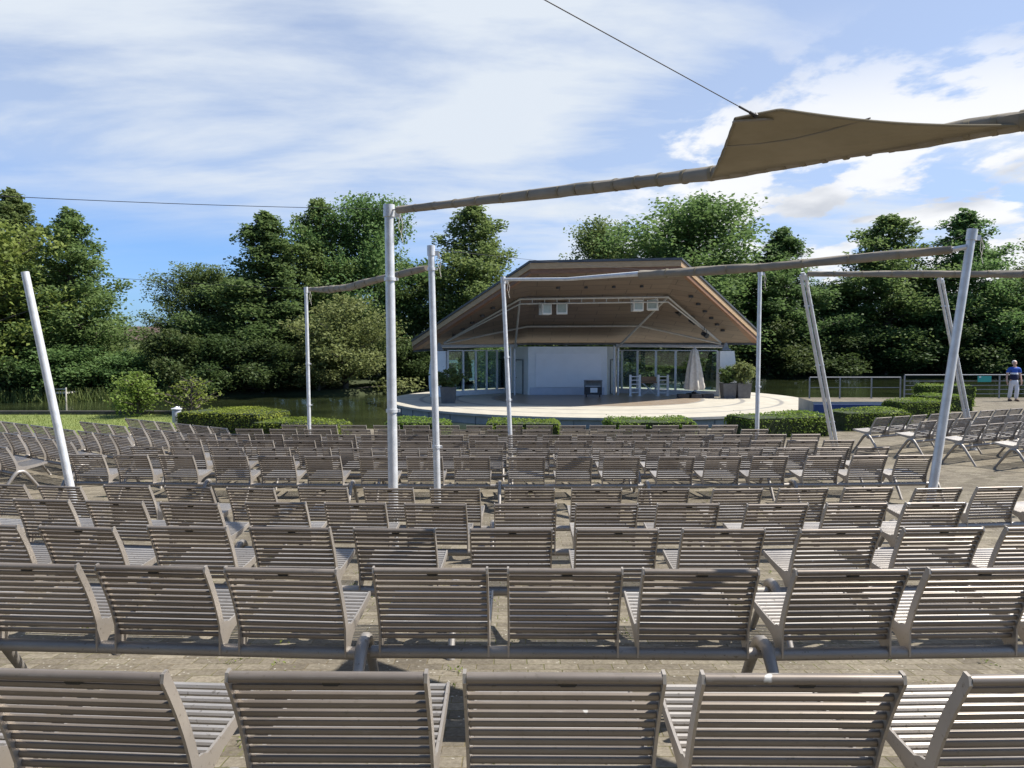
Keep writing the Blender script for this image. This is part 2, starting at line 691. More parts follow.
c1 = cloudnoise(1.6, 10, .57, .55, 1.25, R(-10), (3.1, 1.7, 0), .25)
c2 = cloudnoise(.55, 4, .5, .6, 1.0, R(20), (7.3, 2.2, 0), .2)
veil = mth('ADD', mth('MULTIPLY', sstep(c1, .32, .64), .72), mth('MULTIPLY', sstep(c2, .32, .60), .38))
# clearer low on the left, whiter higher up and to the right
low = sstep(mth('ADD', Z, mth('MULTIPLY', X, .09)), .07, .19)
right = sstep(X, -.25, .35)
amount = mth('ADD', mth('MULTIPLY', low, .85), mth('MULTIPLY', right, .35), None, True)
veil = mth('MULTIPLY', veil, mth('ADD', mth('MULTIPLY', amount, .95), .12), None, True)
base_haze = mth('MULTIPLY', low, .45)
veil = mth('MAXIMUM', veil, base_haze)
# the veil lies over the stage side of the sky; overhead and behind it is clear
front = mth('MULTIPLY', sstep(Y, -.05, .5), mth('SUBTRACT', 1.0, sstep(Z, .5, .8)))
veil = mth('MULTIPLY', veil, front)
# heaped clouds, mostly low on the right
c3 = cloudnoise(2.1, 13, .58, 1.0, .85, 0, (1.3, 5.2, 0), .15)
cum_zone = mth('MULTIPLY', mth('MULTIPLY', sstep(X, .0, .25), sstep(Y, 0.0, .3)), mth('SUBTRACT', 1.0, sstep(Z, .26, .40)))
cum = mth('MULTIPLY', sstep(c3, .46, .53), cum_zone)
shade = sstep(cloudnoise(1.9, 6, .5, 1.0, .85, 0, (1.36, 5.35, 0), .15), .48, .72)
mixn = lambda f, a, b: mixc(nt, f, a, b)
ccol = mixn(shade, (6.5, 6.55, 6.65), (3.9, 4.1, 4.5))
vcol = (4.9, 5.35, 5.95)
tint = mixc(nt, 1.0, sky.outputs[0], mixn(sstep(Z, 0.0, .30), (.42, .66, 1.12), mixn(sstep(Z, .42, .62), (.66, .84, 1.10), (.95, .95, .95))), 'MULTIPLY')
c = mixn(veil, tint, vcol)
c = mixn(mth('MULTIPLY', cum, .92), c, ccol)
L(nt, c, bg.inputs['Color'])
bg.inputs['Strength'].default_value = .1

sun_d = bpy.data.lights.new("sun", 'SUN')
sun_d.energy = 5.0
sun_d.angle = R(.53)
sun_d.color = (1.0, .95, .87)
sun = bpy.data.objects.new("sun", sun_d)
COL.objects.link(sun)
sun.rotation_euler = S.to_track_quat('Z', 'Y').to_euler()
sun.location = (0, 0, 60)

sc.view_settings.view_transform = 'Standard'
sc.view_settings.look = 'None'
sc.view_settings.exposure = .64
sc.view_settings.gamma = 1
sc.cycles.max_bounces = 8
sc.cycles.transparent_max_bounces = 16

# ------------------------------------------------------------------ setting
ZW = -1.05
mb = MB()
mb.add([(-3000, -3000, -1.9), (3000, -3000, -1.9), (3000, 3000, -1.9), (-3000, 3000, -1.9)], [(0, 1, 2, 3)])
tag(mb.build('ground', M['earth']), kind='structure')
mb = MB()
mb.add([(-140, 12, ZW), (140, 12, ZW), (140, 100, ZW), (-140, 100, ZW)], [(0, 1, 2, 3)])
tag(mb.build('pond_water', M['water']), kind='structure')

# terrace: sloping seating area, level front part, edge along the basin
edge = [(-60, 25.0), (-9.0, 25.0), (-8.4, 21.9), (-5.5, 20.9), (-2, 20.4), (3, 20.3), (7, 21.0), (10, 22.4), (12.3, 24.4),
        (14.4, 27.0), (16.3, 30.6), (16.45, 31.0), (13.0, 31.0), (13.4, 33.6), (60, 33.6)]


def terrace_top():
    me_v, me_f = [], []
    ys = [-40, -8, -4, -3, 0, 2, 4, 6, 7, 7.6, 8, 8.3, 8.6, 9, 9.6, 10.5]
    xs = [-60, 60]
    n = 0
    mb = MB()
    for i in range(len(ys) - 1):
        a, b = ys[i], ys[i + 1]
        za, zb = gz(a), gz(b)
        if i == len(ys) - 2:
            zb = 0
        if i > 0 and ys[i] > 9.7:
            za = 0
        mb.add([(-60, a, za), (60, a, za), (60, b, zb), (-60, b, zb)], [(0, 1, 2, 3)])
    poly = [(-60, 10.5)] + [(60, 10.5)] + edge[::-1]
    m = len(poly)
    mb.add([(x, y, 0) for x, y in poly], [tuple(range(m))])
    return mb


tm = terrace_top()
tag(tm.build('terrace_paving', M['paving']), kind='structure')
mb = MB()
for i in range(len(edge) - 1):
    (x0, y0), (x1, y1) = edge[i], edge[i + 1]
    mb.add([(x0, y0, -.003), (x1, y1, -.003), (x1, y1, -1.9), (x0, y0, -1.9)], [(0, 1, 2, 3)])
tag(mb.build('basin_edge', M['concrete']), kind='structure')
mb = MB()
mb.box((14.7, 30.93, -.66), (3.4, .1, 1.1))
o = mb.build('basin_wall', M['blue'])
tag(o, 'short blue painted basin wall below the paved edge by the railing', 'wall')

# lawn on the left and its dark edging
mb = MB()
lawn_poly = [(-60, 13.5), (-18.0, 17.0), (-11.2, 19.3), (-8.9, 21.4), (-9.05, 24.98), (-60, 24.98)]
mb.add([(x, y, .004) for x, y in lawn_poly], [tuple(range(len(lawn_poly)))])
tag(mb.build('lawn', M['lawn']), kind='structure')
rng = np.random.default_rng(5)
n = 26000
gx = rng.uniform(-24, -8.9, n)
gy = rng.uniform(15, 24.9, n)
ok = (gy > np.interp(gx, [-60, -18, -11.2, -8.9], [13.5, 17, 19.3, 21.4]) + .05)
gx, gy = gx[ok], gy[ok]
n = len(gx)
hgt = rng.uniform(.03, .08, n)
ang = rng.uniform(0, 6.28, n)
lean = rng.normal(0, .025, (n, 2))
ww = .006
q = np.zeros((n, 4, 3))
q[:, 0] = np.stack([gx - np.cos(ang) * ww, gy - np.sin(ang) * ww, np.full(n, .004)], 1)
q[:, 1] = np.stack([gx + np.cos(ang) * ww, gy + np.sin(ang) * ww, np.full(n, .004)], 1)
q[:, 2] = np.stack([gx + lean[:, 0] + np.cos(ang) * ww * .4, gy + lean[:, 1], hgt], 1)
q[:, 3] = np.stack([gx + lean[:, 0] - np.cos(ang) * ww * .4, gy + lean[:, 1], hgt], 1)
tag(link('lawn_grass', quads_mesh('lawn_grass', q, M['grassblade'])), 'short sunlit grass of the lawn on the left', 'grass', kind='stuff')
mb = MB()
mb.box((-34.5, 25.1, -.02), (51, .22, .3))
tag(mb.build('kerb', M['kerb']), kind='structure')


# far bank terrain
def shore(x):
    return float(np.interp(x, [-140, -45, -28, -14, 0, 12, 22, 40, 140], [40, 43, 46, 50, 58, 68, 78, 80, 84]))


mb = MB()
cols = list(range(-200, 201, 4))
offs = [-1.2, 0.0, .8, 2.5, 8, 25, 80, 400, 2500]
hts = [-1.9, -1.1, -.75, -.55, -.35, -.2, 0, .5, 2]
vs = []
for x in cols:
    s0 = shore(x) + .6 * math.sin(x * .7) + .5 * math.sin(x * .31 + 1)
    for o_, h_ in zip(offs, hts):
        xx = x * (1 + max(0, o_ - 25) / 130)
        vs.append((xx, s0 + o_, h_ + (random.uniform(-.06, .06) if o_ > .5 else 0)))
k = len(offs)
fs = []
for i in range(len(cols) - 1):
    for j in range(k - 1):
        fs.append((i * k + j, (i + 1) * k + j, (i + 1) * k + j + 1, i * k + j + 1))
mb.add(vs, fs)
tag(mb.build('far_bank', M['bank'], smooth=True), kind='structure')

# ------------------------------------------------------------------ seats
SW = .50
def back_line(t):
    """centre line of the backrest from the seat to the top"""
    y = .005 - .135 * t - .022 * t * t + .010 * math.sin(t * math.pi)
    z = .420 + .362 * t
    return y, z


mb = MB()
NS = 12
for i in range(NS):
    t = i / (NS - 1)
    y, z = back_line(t)
    if i == NS - 1:
        mb.tube([(-SW / 2, y, z), (SW / 2, y, z)], .0145, 12)
        continue
    y2, z2 = back_line(t + .02)
    u = Vector((0, y2 - y, z2 - z)).normalized()
    nn_ = Vector((0, u.z, -u.y))
    ring = []
    for k in range(12):
        q = 2 * math.pi * k / 12
        ca, sa = math.cos(q), math.sin(q)
        ring.append(u * .0120 * math.copysign(abs(ca) ** .8, ca) + nn_ * .0082 * math.copysign(abs(sa) ** .8, sa))
    vs = [(x, y + p.y, z + p.z) for x in (-SW / 2, SW / 2) for p in ring]
    mb.add(vs, [(k, (k + 1) % 12, 12 + (k + 1) % 12, 12 + k) for k in range(12)])
ME_BACK = mb.mesh('backrest', M['slat'], True)
mb = MB()
for i in range(11):
    y = .045 + .372 * i / 10
    z = .452 + .03 * (i / 10) ** 1.5
    mb.tube([(-SW / 2, y, z), (SW / 2, y, z)], .0125 if i == 10 else .0105, 8)
ME_SEAT = mb.mesh('seat', M['seat'], True)


def side_plate():
    rear, front = [], []
    for i in range(8):
        t = i / 7
        y, z = back_line(t)
        wd = .019 - .004 * t
        rear.append((y - wd, z - .008))
        front.append((y + wd, z + .008))
    poly = [(-.032, .335), (-.030, .39)] + rear[1:] + [(rear[-1][0] + .006, .797), (front[-1][0] - .004, .801)] + front[1:][::-1]
    poly += [(.035, .475), (.06, .462), (.16, .466), (.28, .478), (.42, .499), (.432, .488), (.425, .466), (.28, .436), (.16, .418), (.09, .398), (.045, .36), (.036, .335)]
    m = MB()
    m.prism(poly, 'x', -.0045, .0045)
    return m.mesh('side_plate', M['plate'])


ME_PLATE = side_plate()
mb = MB()
mb.prism([(-.024, 0), (-.018, .0065), (.018, .0065), (.024, 0), (.018, -.0065), (-.018, -.0065)], 'y', -.018, .004)
ME_TAG = mb.mesh('number_tag', M['tag'])


def leg_mesh(sgn, slope):
    """one splayed tube of the inverted V, rising over the beam"""
    m = MB()
    yb = .33 * sgn
    zf = -slope * yb
    pts = [(0, -.02 * sgn, .39), (0, .02 * sgn, .40), (0, .055 * sgn, .385), (0, .10 * sgn, .335), (0, yb, zf + .012)]
    m.tube(pts, [.026, .03, .031, .028, .020], 10)
    m.lathe([(.027, 0), (.027, .008), (.02, .016)], (0, yb, zf), 10)
    return m.mesh('leg', M['beam'], True)


ME_LEG = {(s, k): leg_mesh(s, v) for s in (1, -1) for k, v in (('slope', .113), ('flat', 0.0))}
BEAMS = {}


def beam_mesh(U):
    if U not in BEAMS:
        m = MB()
        m.tube([(-U / 2 + .035, 0, .345), (U / 2 - .035, 0, .345)], .030, 14)
        for s in (-1, 1):
            m.tube([(s * (U / 2 - .035), 0, .345), (s * (U / 2 - .001), 0, .345)], .018, 10)
        BEAMS[U] = m.mesh('beam', M['beam'], True)
    return BEAMS[U]


PROTO = {}


def copy_tree(o, parent=None):
    c = o.copy()
    COL.objects.link(c)
    if parent is not None:
        c.parent = parent
    for ch in list(o.children):
        copy_tree(ch, c)
    return c


def make_bench(pitch, U, ground, both):
    root = empty('three_seat_bench', (0, 0, 0))
    link('beam', beam_mesh(U), root)
    for xe in ((-U / 2, U / 2) if both else (-U / 2,)):
        for s in (1, -1):
            link('leg', ME_LEG[(s, ground)], root, (xe, 0, 0))
    for i in (-1, 0, 1):
        cx = i * pitch
        link('seat', ME_SEAT, root, (cx, 0, 0))
        b = link('backrest', ME_BACK, root, (cx, 0, 0))
        y, z = back_line(10 / 11)
        link('number_tag', ME_TAG, b, (0.01, y - .004, z + .017))
        for s in (-1, 1):
            link('side_plate', ME_PLATE, root, (cx + s * (SW / 2 + .0055), 0, 0))
    return root


def bench(x, y, alpha, pitch, U, ground, both, label, group):
    k = (pitch, U, ground, both)
    if k not in PROTO:
        o = PROTO[k] = make_bench(*k)
    else:
        o = copy_tree(PROTO[k])
    o.location = (x, y, gz(y) if ground == 'slope' else 0.0)
    o.rotation_euler = (0, 0, -alpha + random.uniform(-.006, .006))
    tag(o, label, 'bench', group)
    return o


ORD = ['first', 'second', 'third', 'fourth', 'fifth', 'sixth', 'seventh', 'eighth', 'ninth']
# rear block: distance of the back tops, pitch, unit length, one joint, number of units left of that joint, right of it
rear = [(1.80, .61, 1.89, -.81, 1, 2), (3.17, .605, 1.88, -.70, 2, 2), (4.45, .665, 2.06, -.37, 2, 2), (5.9, .675, 2.09, -.26, 3, 2), (7.32, .69, 2.14, -.20, 3, 3)]
for r, (d, pitch, U, j, nl, nr) in enumerate(rear):
    y0 = d + .155
    rad = 48 - y0
    for k, i in enumerate(range(-nl, nr)):
        x = j + (i + .5) * U
        y = y0 + (x - .8) ** 2 / (2 * rad)
        al = math.atan2(.8 - x, rad)
        row = 'nearest row' if r == 0 else ORD[r] + ' row from the camera'
        bench(x, y, al, pitch, U, 'slope', i == nr - 1, 'grey slatted bench in the ' + row + ', ' + ORD[k] + ' from the left', 'three-seat benches of the rear block')
# middle block: level ground in front of the stage
mid = [(10.2, -6.6, 6.25), (11.05, -6.1, 6.0), (11.9, -5.85, 5.85), (12.75, -5.95, 5.6), (13.55, -5.4, 5.0), (14.3, -4.7, 4.6)]
for r, (d, x0, x1) in enumerate(mid):
    nu = 6 if r < 4 else 5
    U = round((x1 - x0) / nu, 2)
    pitch = round(.60 + (U - 1.86) * .28, 3)
    y0 = d + .155
    rad = 90
    for k in range(nu):
        x = x0 + (k + .5) * U
        y = y0 + (x - .2) ** 2 / (2 * rad)
        al = math.atan2(.2 - x, rad)
        bench(x, y, al, pitch, U, 'flat', k == nu - 1, 'slatted bench in the middle block, ' + ORD[r] + ' row from its back, ' + ORD[k] + ' from left', 'three-seat benches of the middle block')
# left block
al = R(33)
dirv = Vector((math.cos(al), -math.sin(al)))
for r in range(6):
    E = Vector((-5.35 - .6 * r, 13.9 - .66 * r))
    nu = [2, 2, 3, 3, 3, 3][r]
    U, pitch = 1.86, .60
    for k in range(nu):
        p = E - dirv * ((k + .5) * U)
        bench(p.x, p.y, al, pitch, U, 'flat', k == 0, 'slatted bench in angled left block, ' + ORD[r] + ' row from lawn, ' + ORD[k] + ' from aisle', 'three-seat benches of the left block')
# right block
al = R(-27)
dirv = Vector((math.cos(al), -math.sin(al)))
for r in range(5):
    E = Vector((7.9 + .56 * r, 15.95 - .76 * r))
    U, pitch = 1.95, .63
    nu = [4, 4, 3, 3, 2][r]
    for k in range(nu):
        p = E + dirv * ((k + .5) * U)
        bench(p.x, p.y, al, pitch, U, 'flat', k == nu - 1, 'slatted bench in angled right block, ' + ORD[r] + ' row from hedge, ' + ORD[k] + ' from aisle', 'three-seat benches of the right block')


# ------------------------------------------------------------------ masts
def mast(top, low, D, Dt, rad, label, twin=False, rings=(.35, .62), bracket=True):
    a = P(top[0], top[1], Dt)
    b = P(low[0], low[1], D)
    dirn = (b - a).normalized()
    # run down to the ground
    g = gz(D) if D < 9 else 0.0
    t = (g - a.z) / dirn.z
    base = a + dirn * t
    root = empty('steel_mast', base, 0, label, 'mast', 'steel masts of the sun sails')
    ax = a - base
    offs_ = [Vector((0, 0, 0))] if not twin else [Vector((-.042, 0, 0)), Vector((.042, 0, 0))]
    for o_ in offs_:
        m = MB()
        m.tube([o_, o_ + ax * .5, o_ + ax], [rad, rad, rad * .92], 16)
        m.build('pole', M['mast'], root, True)
    m = MB()
    m.lathe([(rad * 2.6, 0), (rad * 2.6, .018), (rad * 1.6, .022), (rad * 1.25, .06)], (0, 0, 0), 16)
    m.build('base_plate', M['mast'], root, True)
    for f_ in rings:
        m = MB()
        if twin:
            m.box(ax * f_, (.16, .04, .03))
        else:
            q = ax * f_
            m.tube([q - ax.normalized() * .018, q + ax.normalized() * .018], rad * 1.22, 14)
            m.box(q + Vector((rad * 1.3, 0, 0)), (.035, .03, .03))
        m.build('clamp', M['mast'], root, True)
    if bracket:
        m = MB()
        q = ax * .985
        m.tube([q - ax.normalized() * .03, ax * 1.012], rad * 1.15, 14)
        m.box(q + Vector((rad * 1.6, 0, 0)), (.06, .02, .06))
        m.build('head_bracket', M['mast'], root, True)
        m = MB()
        e = q + Vector((rad * 2.2, -.01, 0))
        m.tube([e, e + Vector((.03, 0, -.10)), e + Vector((.012, .01, -.22)), e + Vector((.03, 0, -.30))], .004, 5)
        m.tube([e, e + Vector((-.015, -.01, -.14)), e + Vector((.01, -.01, -.20))], .004, 5)
        m.build('rope', M['canvas'], root)
    return a


a1 = mast((389, 209), (393, 480), 7.9, 7.9, .054, 'tall grey mast carrying the long sail roll that runs up to the unfurled corner', rings=(.42, .80))
a2 = mast((431, 249), (437.5, 495), 9.2, 9.2, .044, 'grey mast close right of the thickest central mast, end of a short sagging roll', rings=(.3, .93))
a3 = mast((306, 289), (309.5, 436), 15.8, 15.8, .040, 'slim far mast over the left hedges, carrying the sagging end of a short roll', rings=(.3, .55))
a4 = mast((503, 279), (510, 432), 13.4, 13.4, .041, 'slim grey mast in front of the white stage wall', rings=(.38, .6))
a5 = mast((760, 271), (757, 430), 14.6, 14.6, .042, 'slim upright mast in front of the shrubs in grey planters', rings=(.4,))
a6 = mast((25, 272), (70, 485), 8.6, 8.6, .047, 'bare leaning mast on the left without any sail', rings=(), bracket=False)
a7 = mast((972, 233), (934, 480), 8.5, 8.5, .05, 'thick leaning mast in front of the right block', rings=(), bracket=True)
a8 = mast((803, 275), (833, 436), 13.9, 13.2, .032, 'leaning twin-tube mast beside the hedge near the stage', twin=True, rings=(.25, .55, .85))
a9 = mast((940, 279), (966, 412), 16.2, 15.5, .032, 'leaning twin-tube mast standing by the far end of the right hedges', twin=True, rings=(.25, .55, .85))


# ------------------------------------------------------------------ sails
def rolled(root, name, pts, rads, seed, sub=14):
    rnd = random.Random(seed)
    P_, R_ = [], []
    for i in range(len(pts) - 1):
        for k in range(sub):
            t = k / sub
            P_.append(Vector(pts[i]).lerp(Vector(pts[i + 1]), t))
            R_.append(rads[i] * (1 - t) + rads[i + 1] * t)
    P_.append(Vector(pts[-1]))
    R_.append(rads[-1])
    n = 14
    vs, fs = [], []
    o = P_[0]
    for i, p in enumerate(P_):
        t = (P_[min(i + 1, len(P_) - 1)] - P_[max(0, i - 1)]).normalized()
        a = t.cross(Vector((0, 0, 1))).normalized()
        b = a.cross(t)
        tw = i * .35
        for k in range(n):
            q = 2 * math.pi * k / n
            r = R_[i] * (1 + .09 * math.sin(2 * q + tw) + .05 * math.sin(5 * q - 2 * tw) + rnd.uniform(-.04, .04))
            vs.append(p + a * math.cos(q) * r + b * math.sin(q) * r * 1.08)
    for i in range(len(P_) - 1):
        for k in range(n):
            k2 = (k + 1) % n
            fs.append((i * n + k, i * n + k2, (i + 1) * n + k2, (i + 1) * n + k))
    fs.append(tuple(range(n - 1, -1, -1)))
    fs.append(tuple((len(P_) - 1) * n + k for k in range(n)))
    m = MB()
    m.add([v - root.location for v in vs], fs)
    roll = m.build(name, M['rolled'], root, True)
    step = max(2, int(.55 / max(.01, (P_[1] - P_[0]).length)))
    for i in range(step, len(P_) - 2, step):
        t = (P_[i + 1] - P_[i]).normalized()
        q = P_[i] - root.location
        m = MB()
        m.tube([q - t * .012, q + t * .012], R_[i] * 1.14, 14)
        m.build('strap', M['tag'] if False else M['sail'], roll, True)
    return roll


# long roll with its unfurled corner
p0 = P(398, 210, 7.83)
p1 = P(712, 173.5, 4.47)
p2 = P(1024, 120.5, 3.38)
dd = (p2 - p1)
p3 = p2 + dd * 1.6 + Vector((0, 0, .12))
pm = P(560, 191.5, 5.75)
root = empty('rolled_sun_sail', p0, 0, 'long rolled sun sail with its brown corner pulled open overhead', 'sun sail', 'sun sails on the masts')
rolled(root, 'sail_roll', [p0, pm, p1, p1.lerp(p2, .5), p2, p3], [.036, .040, .041, .042, .043, .042], 3)
m = MB()
m.tube([(0, 0, 0), a1 - p0], .012, 8)
m.build('lashing', M['mast'], root, True)
# cloth: from the roll line out to the cable corner
edge_n = 60
A0, A1 = P(711, 178.5, 4.45), P(1030, 126.0, 3.36)
C0, C1 = P(735, 118.5, 3.66), P(780, 109.5, 3.62)
vs, fs = [], []
top_line = []
for i in range(edge_n + 1):
    t = i / edge_n
    if t < .16:
        q = C0.lerp(C1, t / .16)
    else:
        u = (t - .16) / .84
        q = C1.lerp(A1 + Vector((0, 0, .004)), u) + Vector((0, 0, -.03 * math.sin(u * math.pi)))
    top_line.append(q)
rows = 24
for j in range(rows + 1):
    s = j / rows
    for i in range(edge_n + 1):
        t = i / edge_n
        a = A0.lerp(A1, t)
        q = a.lerp(top_line[i], s)
        q.z += -.035 * math.sin(s * math.pi) * math.sin(min(1, t * 1.3) * math.pi)
        q.z += .006 * math.sin(26 * t + 9 * s) * s * (1 - t) + .004 * math.sin(41 * s - 12 * t) * math.sin(s * math.pi)
        vs.append(q - root.location)
for j in range(rows):
    for i in range(edge_n):
        a = j * (edge_n + 1) + i
        fs.append((a, a + 1, a + edge_n + 2, a + edge_n + 1))
m = MB()
m.add(vs, fs)
cl = m.build('sail_cloth', M['sail'], root, True)
sm = cl.modifiers.new('thick', 'SOLIDIFY')
sm.thickness = .004
# seams and hem
m = MB()
hem = [q - root.location for q in top_line]
m.tube(hem, .007, 6)
m.tube([A0 - root.location, A0.lerp(C0, .5) - root.location + Vector((.012, 0, -.012)), C0 - root.location], .006, 6)
m.build('hem', M['sail'], root, True)
m = MB()
s0 = A0.lerp(C0, .62) - root.location
m.tube([s0 + (C1.lerp(A1, .38) - root.location - s0) * t + Vector((0, 0, -.012 - .03 * math.sin(t * math.pi))) for t in (0, .25, .5, .75, 1)], .004, 5)
m.build('seam', M['rolled'], root, True)
Cm = P(755.5, 115.5, 3.63)
m = MB()
m.prism([(-.10, -.025), (.05, -.02), (.11, .02), (.07, .03), (-.10, .02)], 'z', -.004, .004)
pl = m.build('corner_plate', M['rolled'], root)
pl.location = Cm - root.location + Vector((0, .03, -.014))
pl.rotation_euler = (R(8), R(-4), 0)
# the cable to the corner
m = MB()
far = P(545, 0, 2.75)
dirn = (far - Cm)
m.tube([Cm, Cm + dirn * .6, far, Cm + dirn * 4.0], .0023, 6)
m.tube([Cm, Cm + dirn.normalized() * .05], .008, 6)
m.tube([Cm + dirn.normalized() * .05, Cm + dirn.normalized() * .14], .0055, 6)
m.lathe([(.008, -.012), (.016, 0), (.008, .012)], Cm, 8)
tag(m.build('steel_cable', M['cable'], None, True), 'thin dark cable pulling the open sail corner up towards the sky', 'cable')

# short sagging roll
b0, b1 = P(310, 289.5, 15.7), P(427, 268, 9.3)
root = empty('rolled_sun_sail', b0, 0, 'short sagging sail roll between two masts over the left trees', 'sun sail', 'sun sails on the masts')
bm_ = b0.lerp(b1, .45)
rolled(root, 'sail_roll', [b0, b0.lerp(b1, .25) + Vector((0, 0, -.07)), bm_ + Vector((0, 0, -.085)), b0.lerp(b1, .75) + Vector((0, 0, -.03)), b1], [.045, .062, .058, .048, .036], 9)
# long roll before the stage
q0, q1, q2, q3, q4 = P(505, 279.5, 13.35), P(640, 275, 11.3), P(760, 267.5, 9.95), P(952, 249.5, 8.55), P(966, 247, 8.5)
root = empty('rolled_sun_sail', q0, 0, 'long thin sail roll crossing in front of the stage roof', 'sun sail', 'sun sails on the masts')
rolled(root, 'sail_roll', [q1, q2, q3], [.065, .055, .047], 12, 20)
m = MB()
m.tube([Vector((0, 0, 0)), (q0.lerp(q1, .5) + Vector((0, 0, -.03))) - q0, q1 - q0 + Vector((0, 0, .02))], [.028, .03, .04], 8)
m.build('boom', M['mast'], root, True)
m = MB()
m.tube([q3 - q0, q4 - q0], .03, 8)
m.build('boom', M['mast'], root, True)
# right roll
r0, r1, r2 = P(808, 274, 13.2), P(1024, 274, 11.2), P(1200, 273, 10)
root = empty('rolled_sun_sail', r0, 0, 'straight sail roll leaving the picture at the right edge', 'sun sail', 'sun sails on the masts')
rolled(root, 'sail_roll', [r0, r0.lerp(r1, .5), r1, r2], [.045, .05, .055, .055], 15)


def wire(a, b, sag, label, r=.006, n=10):
    m = MB()
    m.tube([a.lerp(b, i / n) + Vector((0, 0, -sag * 4 * (i / n) * (1 - i / n))) for i in range(n + 1)], r, 5)
    tag(m.build('guy_wire', M['cable'], None, True), label, 'wire')


wire(a1, P(-40, 194, 6.0), .02, 'thin wire running from the central mast head across the left sky', .0032)
wire(a2, P(690, 272, 24), .05, 'thin wire from the second central mast towards the stage roof', .003)
wire(a3, P(90, 276, 15), .02, 'faint wire from the slim left mast across blue sky', .004)
wire(a7, P(880, 262, 13), .01, 'short wire from the thick leaning right mast to the roll', .004)

# ------------------------------------------------------------------ stage and pavilion
SX, SY, ZS = 4.9, 41.8, -.6
mb = MB()
mb.lathe([(11.75, -1.3), (11.75, -.12), (11.9, -.1), (11.9, 0)], (0, 0, 0), 96)
stage = empty('round_stage', (SX, SY, ZS), 0, 'low round cream stage floor standing in the pond basin', 'stage')
o = mb.build('rim', M['concrete'], stage, True)
mb = MB()
mb.lathe([(11.86, .002), (11.86, .006)], (0, 0, 0), 96)
mb.build('floor_deck', M['stage'], stage)
mb = MB()
for k in range(48):
    q = 2 * math.pi * (k + .5) / 48
    mb.box((11.76 * math.cos(q), 11.76 * math.sin(q), -.5), (.04, .03, .72), q)
mb.build('rim_joint', M['midgrey'], stage)
tag(stage.children[2], kind='stuff')

pav = empty('stage_pavilion', (SX, 44.5, ZS), 0, 'open stage pavilion with peaked wooden roof, white wall and glass sides', 'pavilion')
PO = pav.location
FL, FR = P(531, 273.5, 36), P(679, 270.5, 36)
TL, TR = P(414, 350, 44), P(758, 343, 44)
RL, RR = Vector((1.0, 47.5, 2.62)), Vector((7.9, 47.5, 2.62))


def rel(p):
    return Vector(p) - PO


def slab(polys, up0, up1, name, mat):
    m = MB()
    for poly in polys:
        n = len(poly)
        vs = [rel(p) + Vector((0, 0, up0)) for p in poly] + [rel(p) + Vector((0, 0, up1)) for p in poly]
        m.add(vs, [tuple(range(n)), tuple(range(2 * n - 1, n - 1, -1))])
    return m.build(name, mat, pav)


facets = [[FL, FR, RR, RL], [TL, FL, RL], [FR, TR, RR]]
m = MB()
for poly in facets:
    m.add([rel(p) for p in poly], [tuple(range(len(poly)))])
ce = m.build('ceiling', M['ceiling'], pav)
# upper roof skin, with sides closed by fascia
m = MB()
for poly in facets:
    m.add([rel(p) + Vector((0, 0, .53)) for p in poly], [tuple(range(len(poly)))])
m.build('roof', M['metal_edge'], pav)
line = [rel(TL), rel(FL), rel(FR), rel(TR)]
m = MB()
m.sweep(line, [(-.04, .56), (.20, .50), (.20, .62), (-.04, .64)])
m.build('roof_edge', M['metal_edge'], pav)
m = MB()
m.sweep(line, [(.02, .20), (.15, .20), (.15, .495), (.02, .495)])
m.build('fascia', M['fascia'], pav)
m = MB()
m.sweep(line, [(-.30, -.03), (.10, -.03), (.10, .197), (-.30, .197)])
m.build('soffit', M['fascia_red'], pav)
m = MB()
m.sweep([rel(TR), rel(RR), rel(RL), rel(TL)], [(-.02, -.12), (.14, -.12), (.14, .72), (-.02, .72)])
m.build('rear_eave', M['metal_edge'], pav)

# arches
piL, piR = Vector((-4.35, 43.0, 2.5)), Vector((12.75, 43.0, 2.5))
uL, uR = P(520, 299, 39.0), P(668, 297, 39.0)
lL, lR = P(527, 326.5, 43.6), P(640, 326, 43.6)
m = MB()
for dz, r in ((0, .06), (-.26, .045)):
    m.tube([rel(piL) + Vector((.3, 0, .1)), rel(uL) + Vector((0, 0, dz)), rel(uR) + Vector((0, 0, dz)), rel(piR) + Vector((-.3, 0, .1))], r, 8)
for i in range(1, 12):
    q = uL.lerp(uR, i / 12)
    m.tube([rel(q), rel(q) + Vector((0, 0, -.26))], .022, 6)
m.build('front_truss', M['truss'], pav, True)
m = MB()
m.tube([rel(piL) + Vector((.3, 0, .05)), rel(lL), rel(lR), rel(piR) + Vector((-.3, 0, .05))], .055, 8)
m.build('rear_truss', M['truss'], pav, True)
for a, b in ((P(617, 348, 44.2), uR), (P(515, 348, 44.2), uL)):
    m = MB()
    m.tube([rel(a), rel(b)], .06, 8)
    m.build('strut', M['truss'], pav, True)
m = MB()
m.tube([rel(piL) + Vector((0, .3, -.1)), rel((.3, 45.6, 2.45))], .10, 8)
m.tube([rel(piR) + Vector((0, .3, -.1)), rel((6.6, 45.6, 2.45))], .10, 8)
m.build('edge_beam', M['steel_white'], pav, True)
for xx in (616.0, 512.5):
    p = P(xx, 395, 44.25)
    m = MB()
    for dx in (-.13, .13):
        m.tube([rel((p.x + dx, 44.25, ZS)), rel((p.x + dx, 44.25, 2.45))], .06, 10)
    m.build('column', M['steel_white'], pav, True)

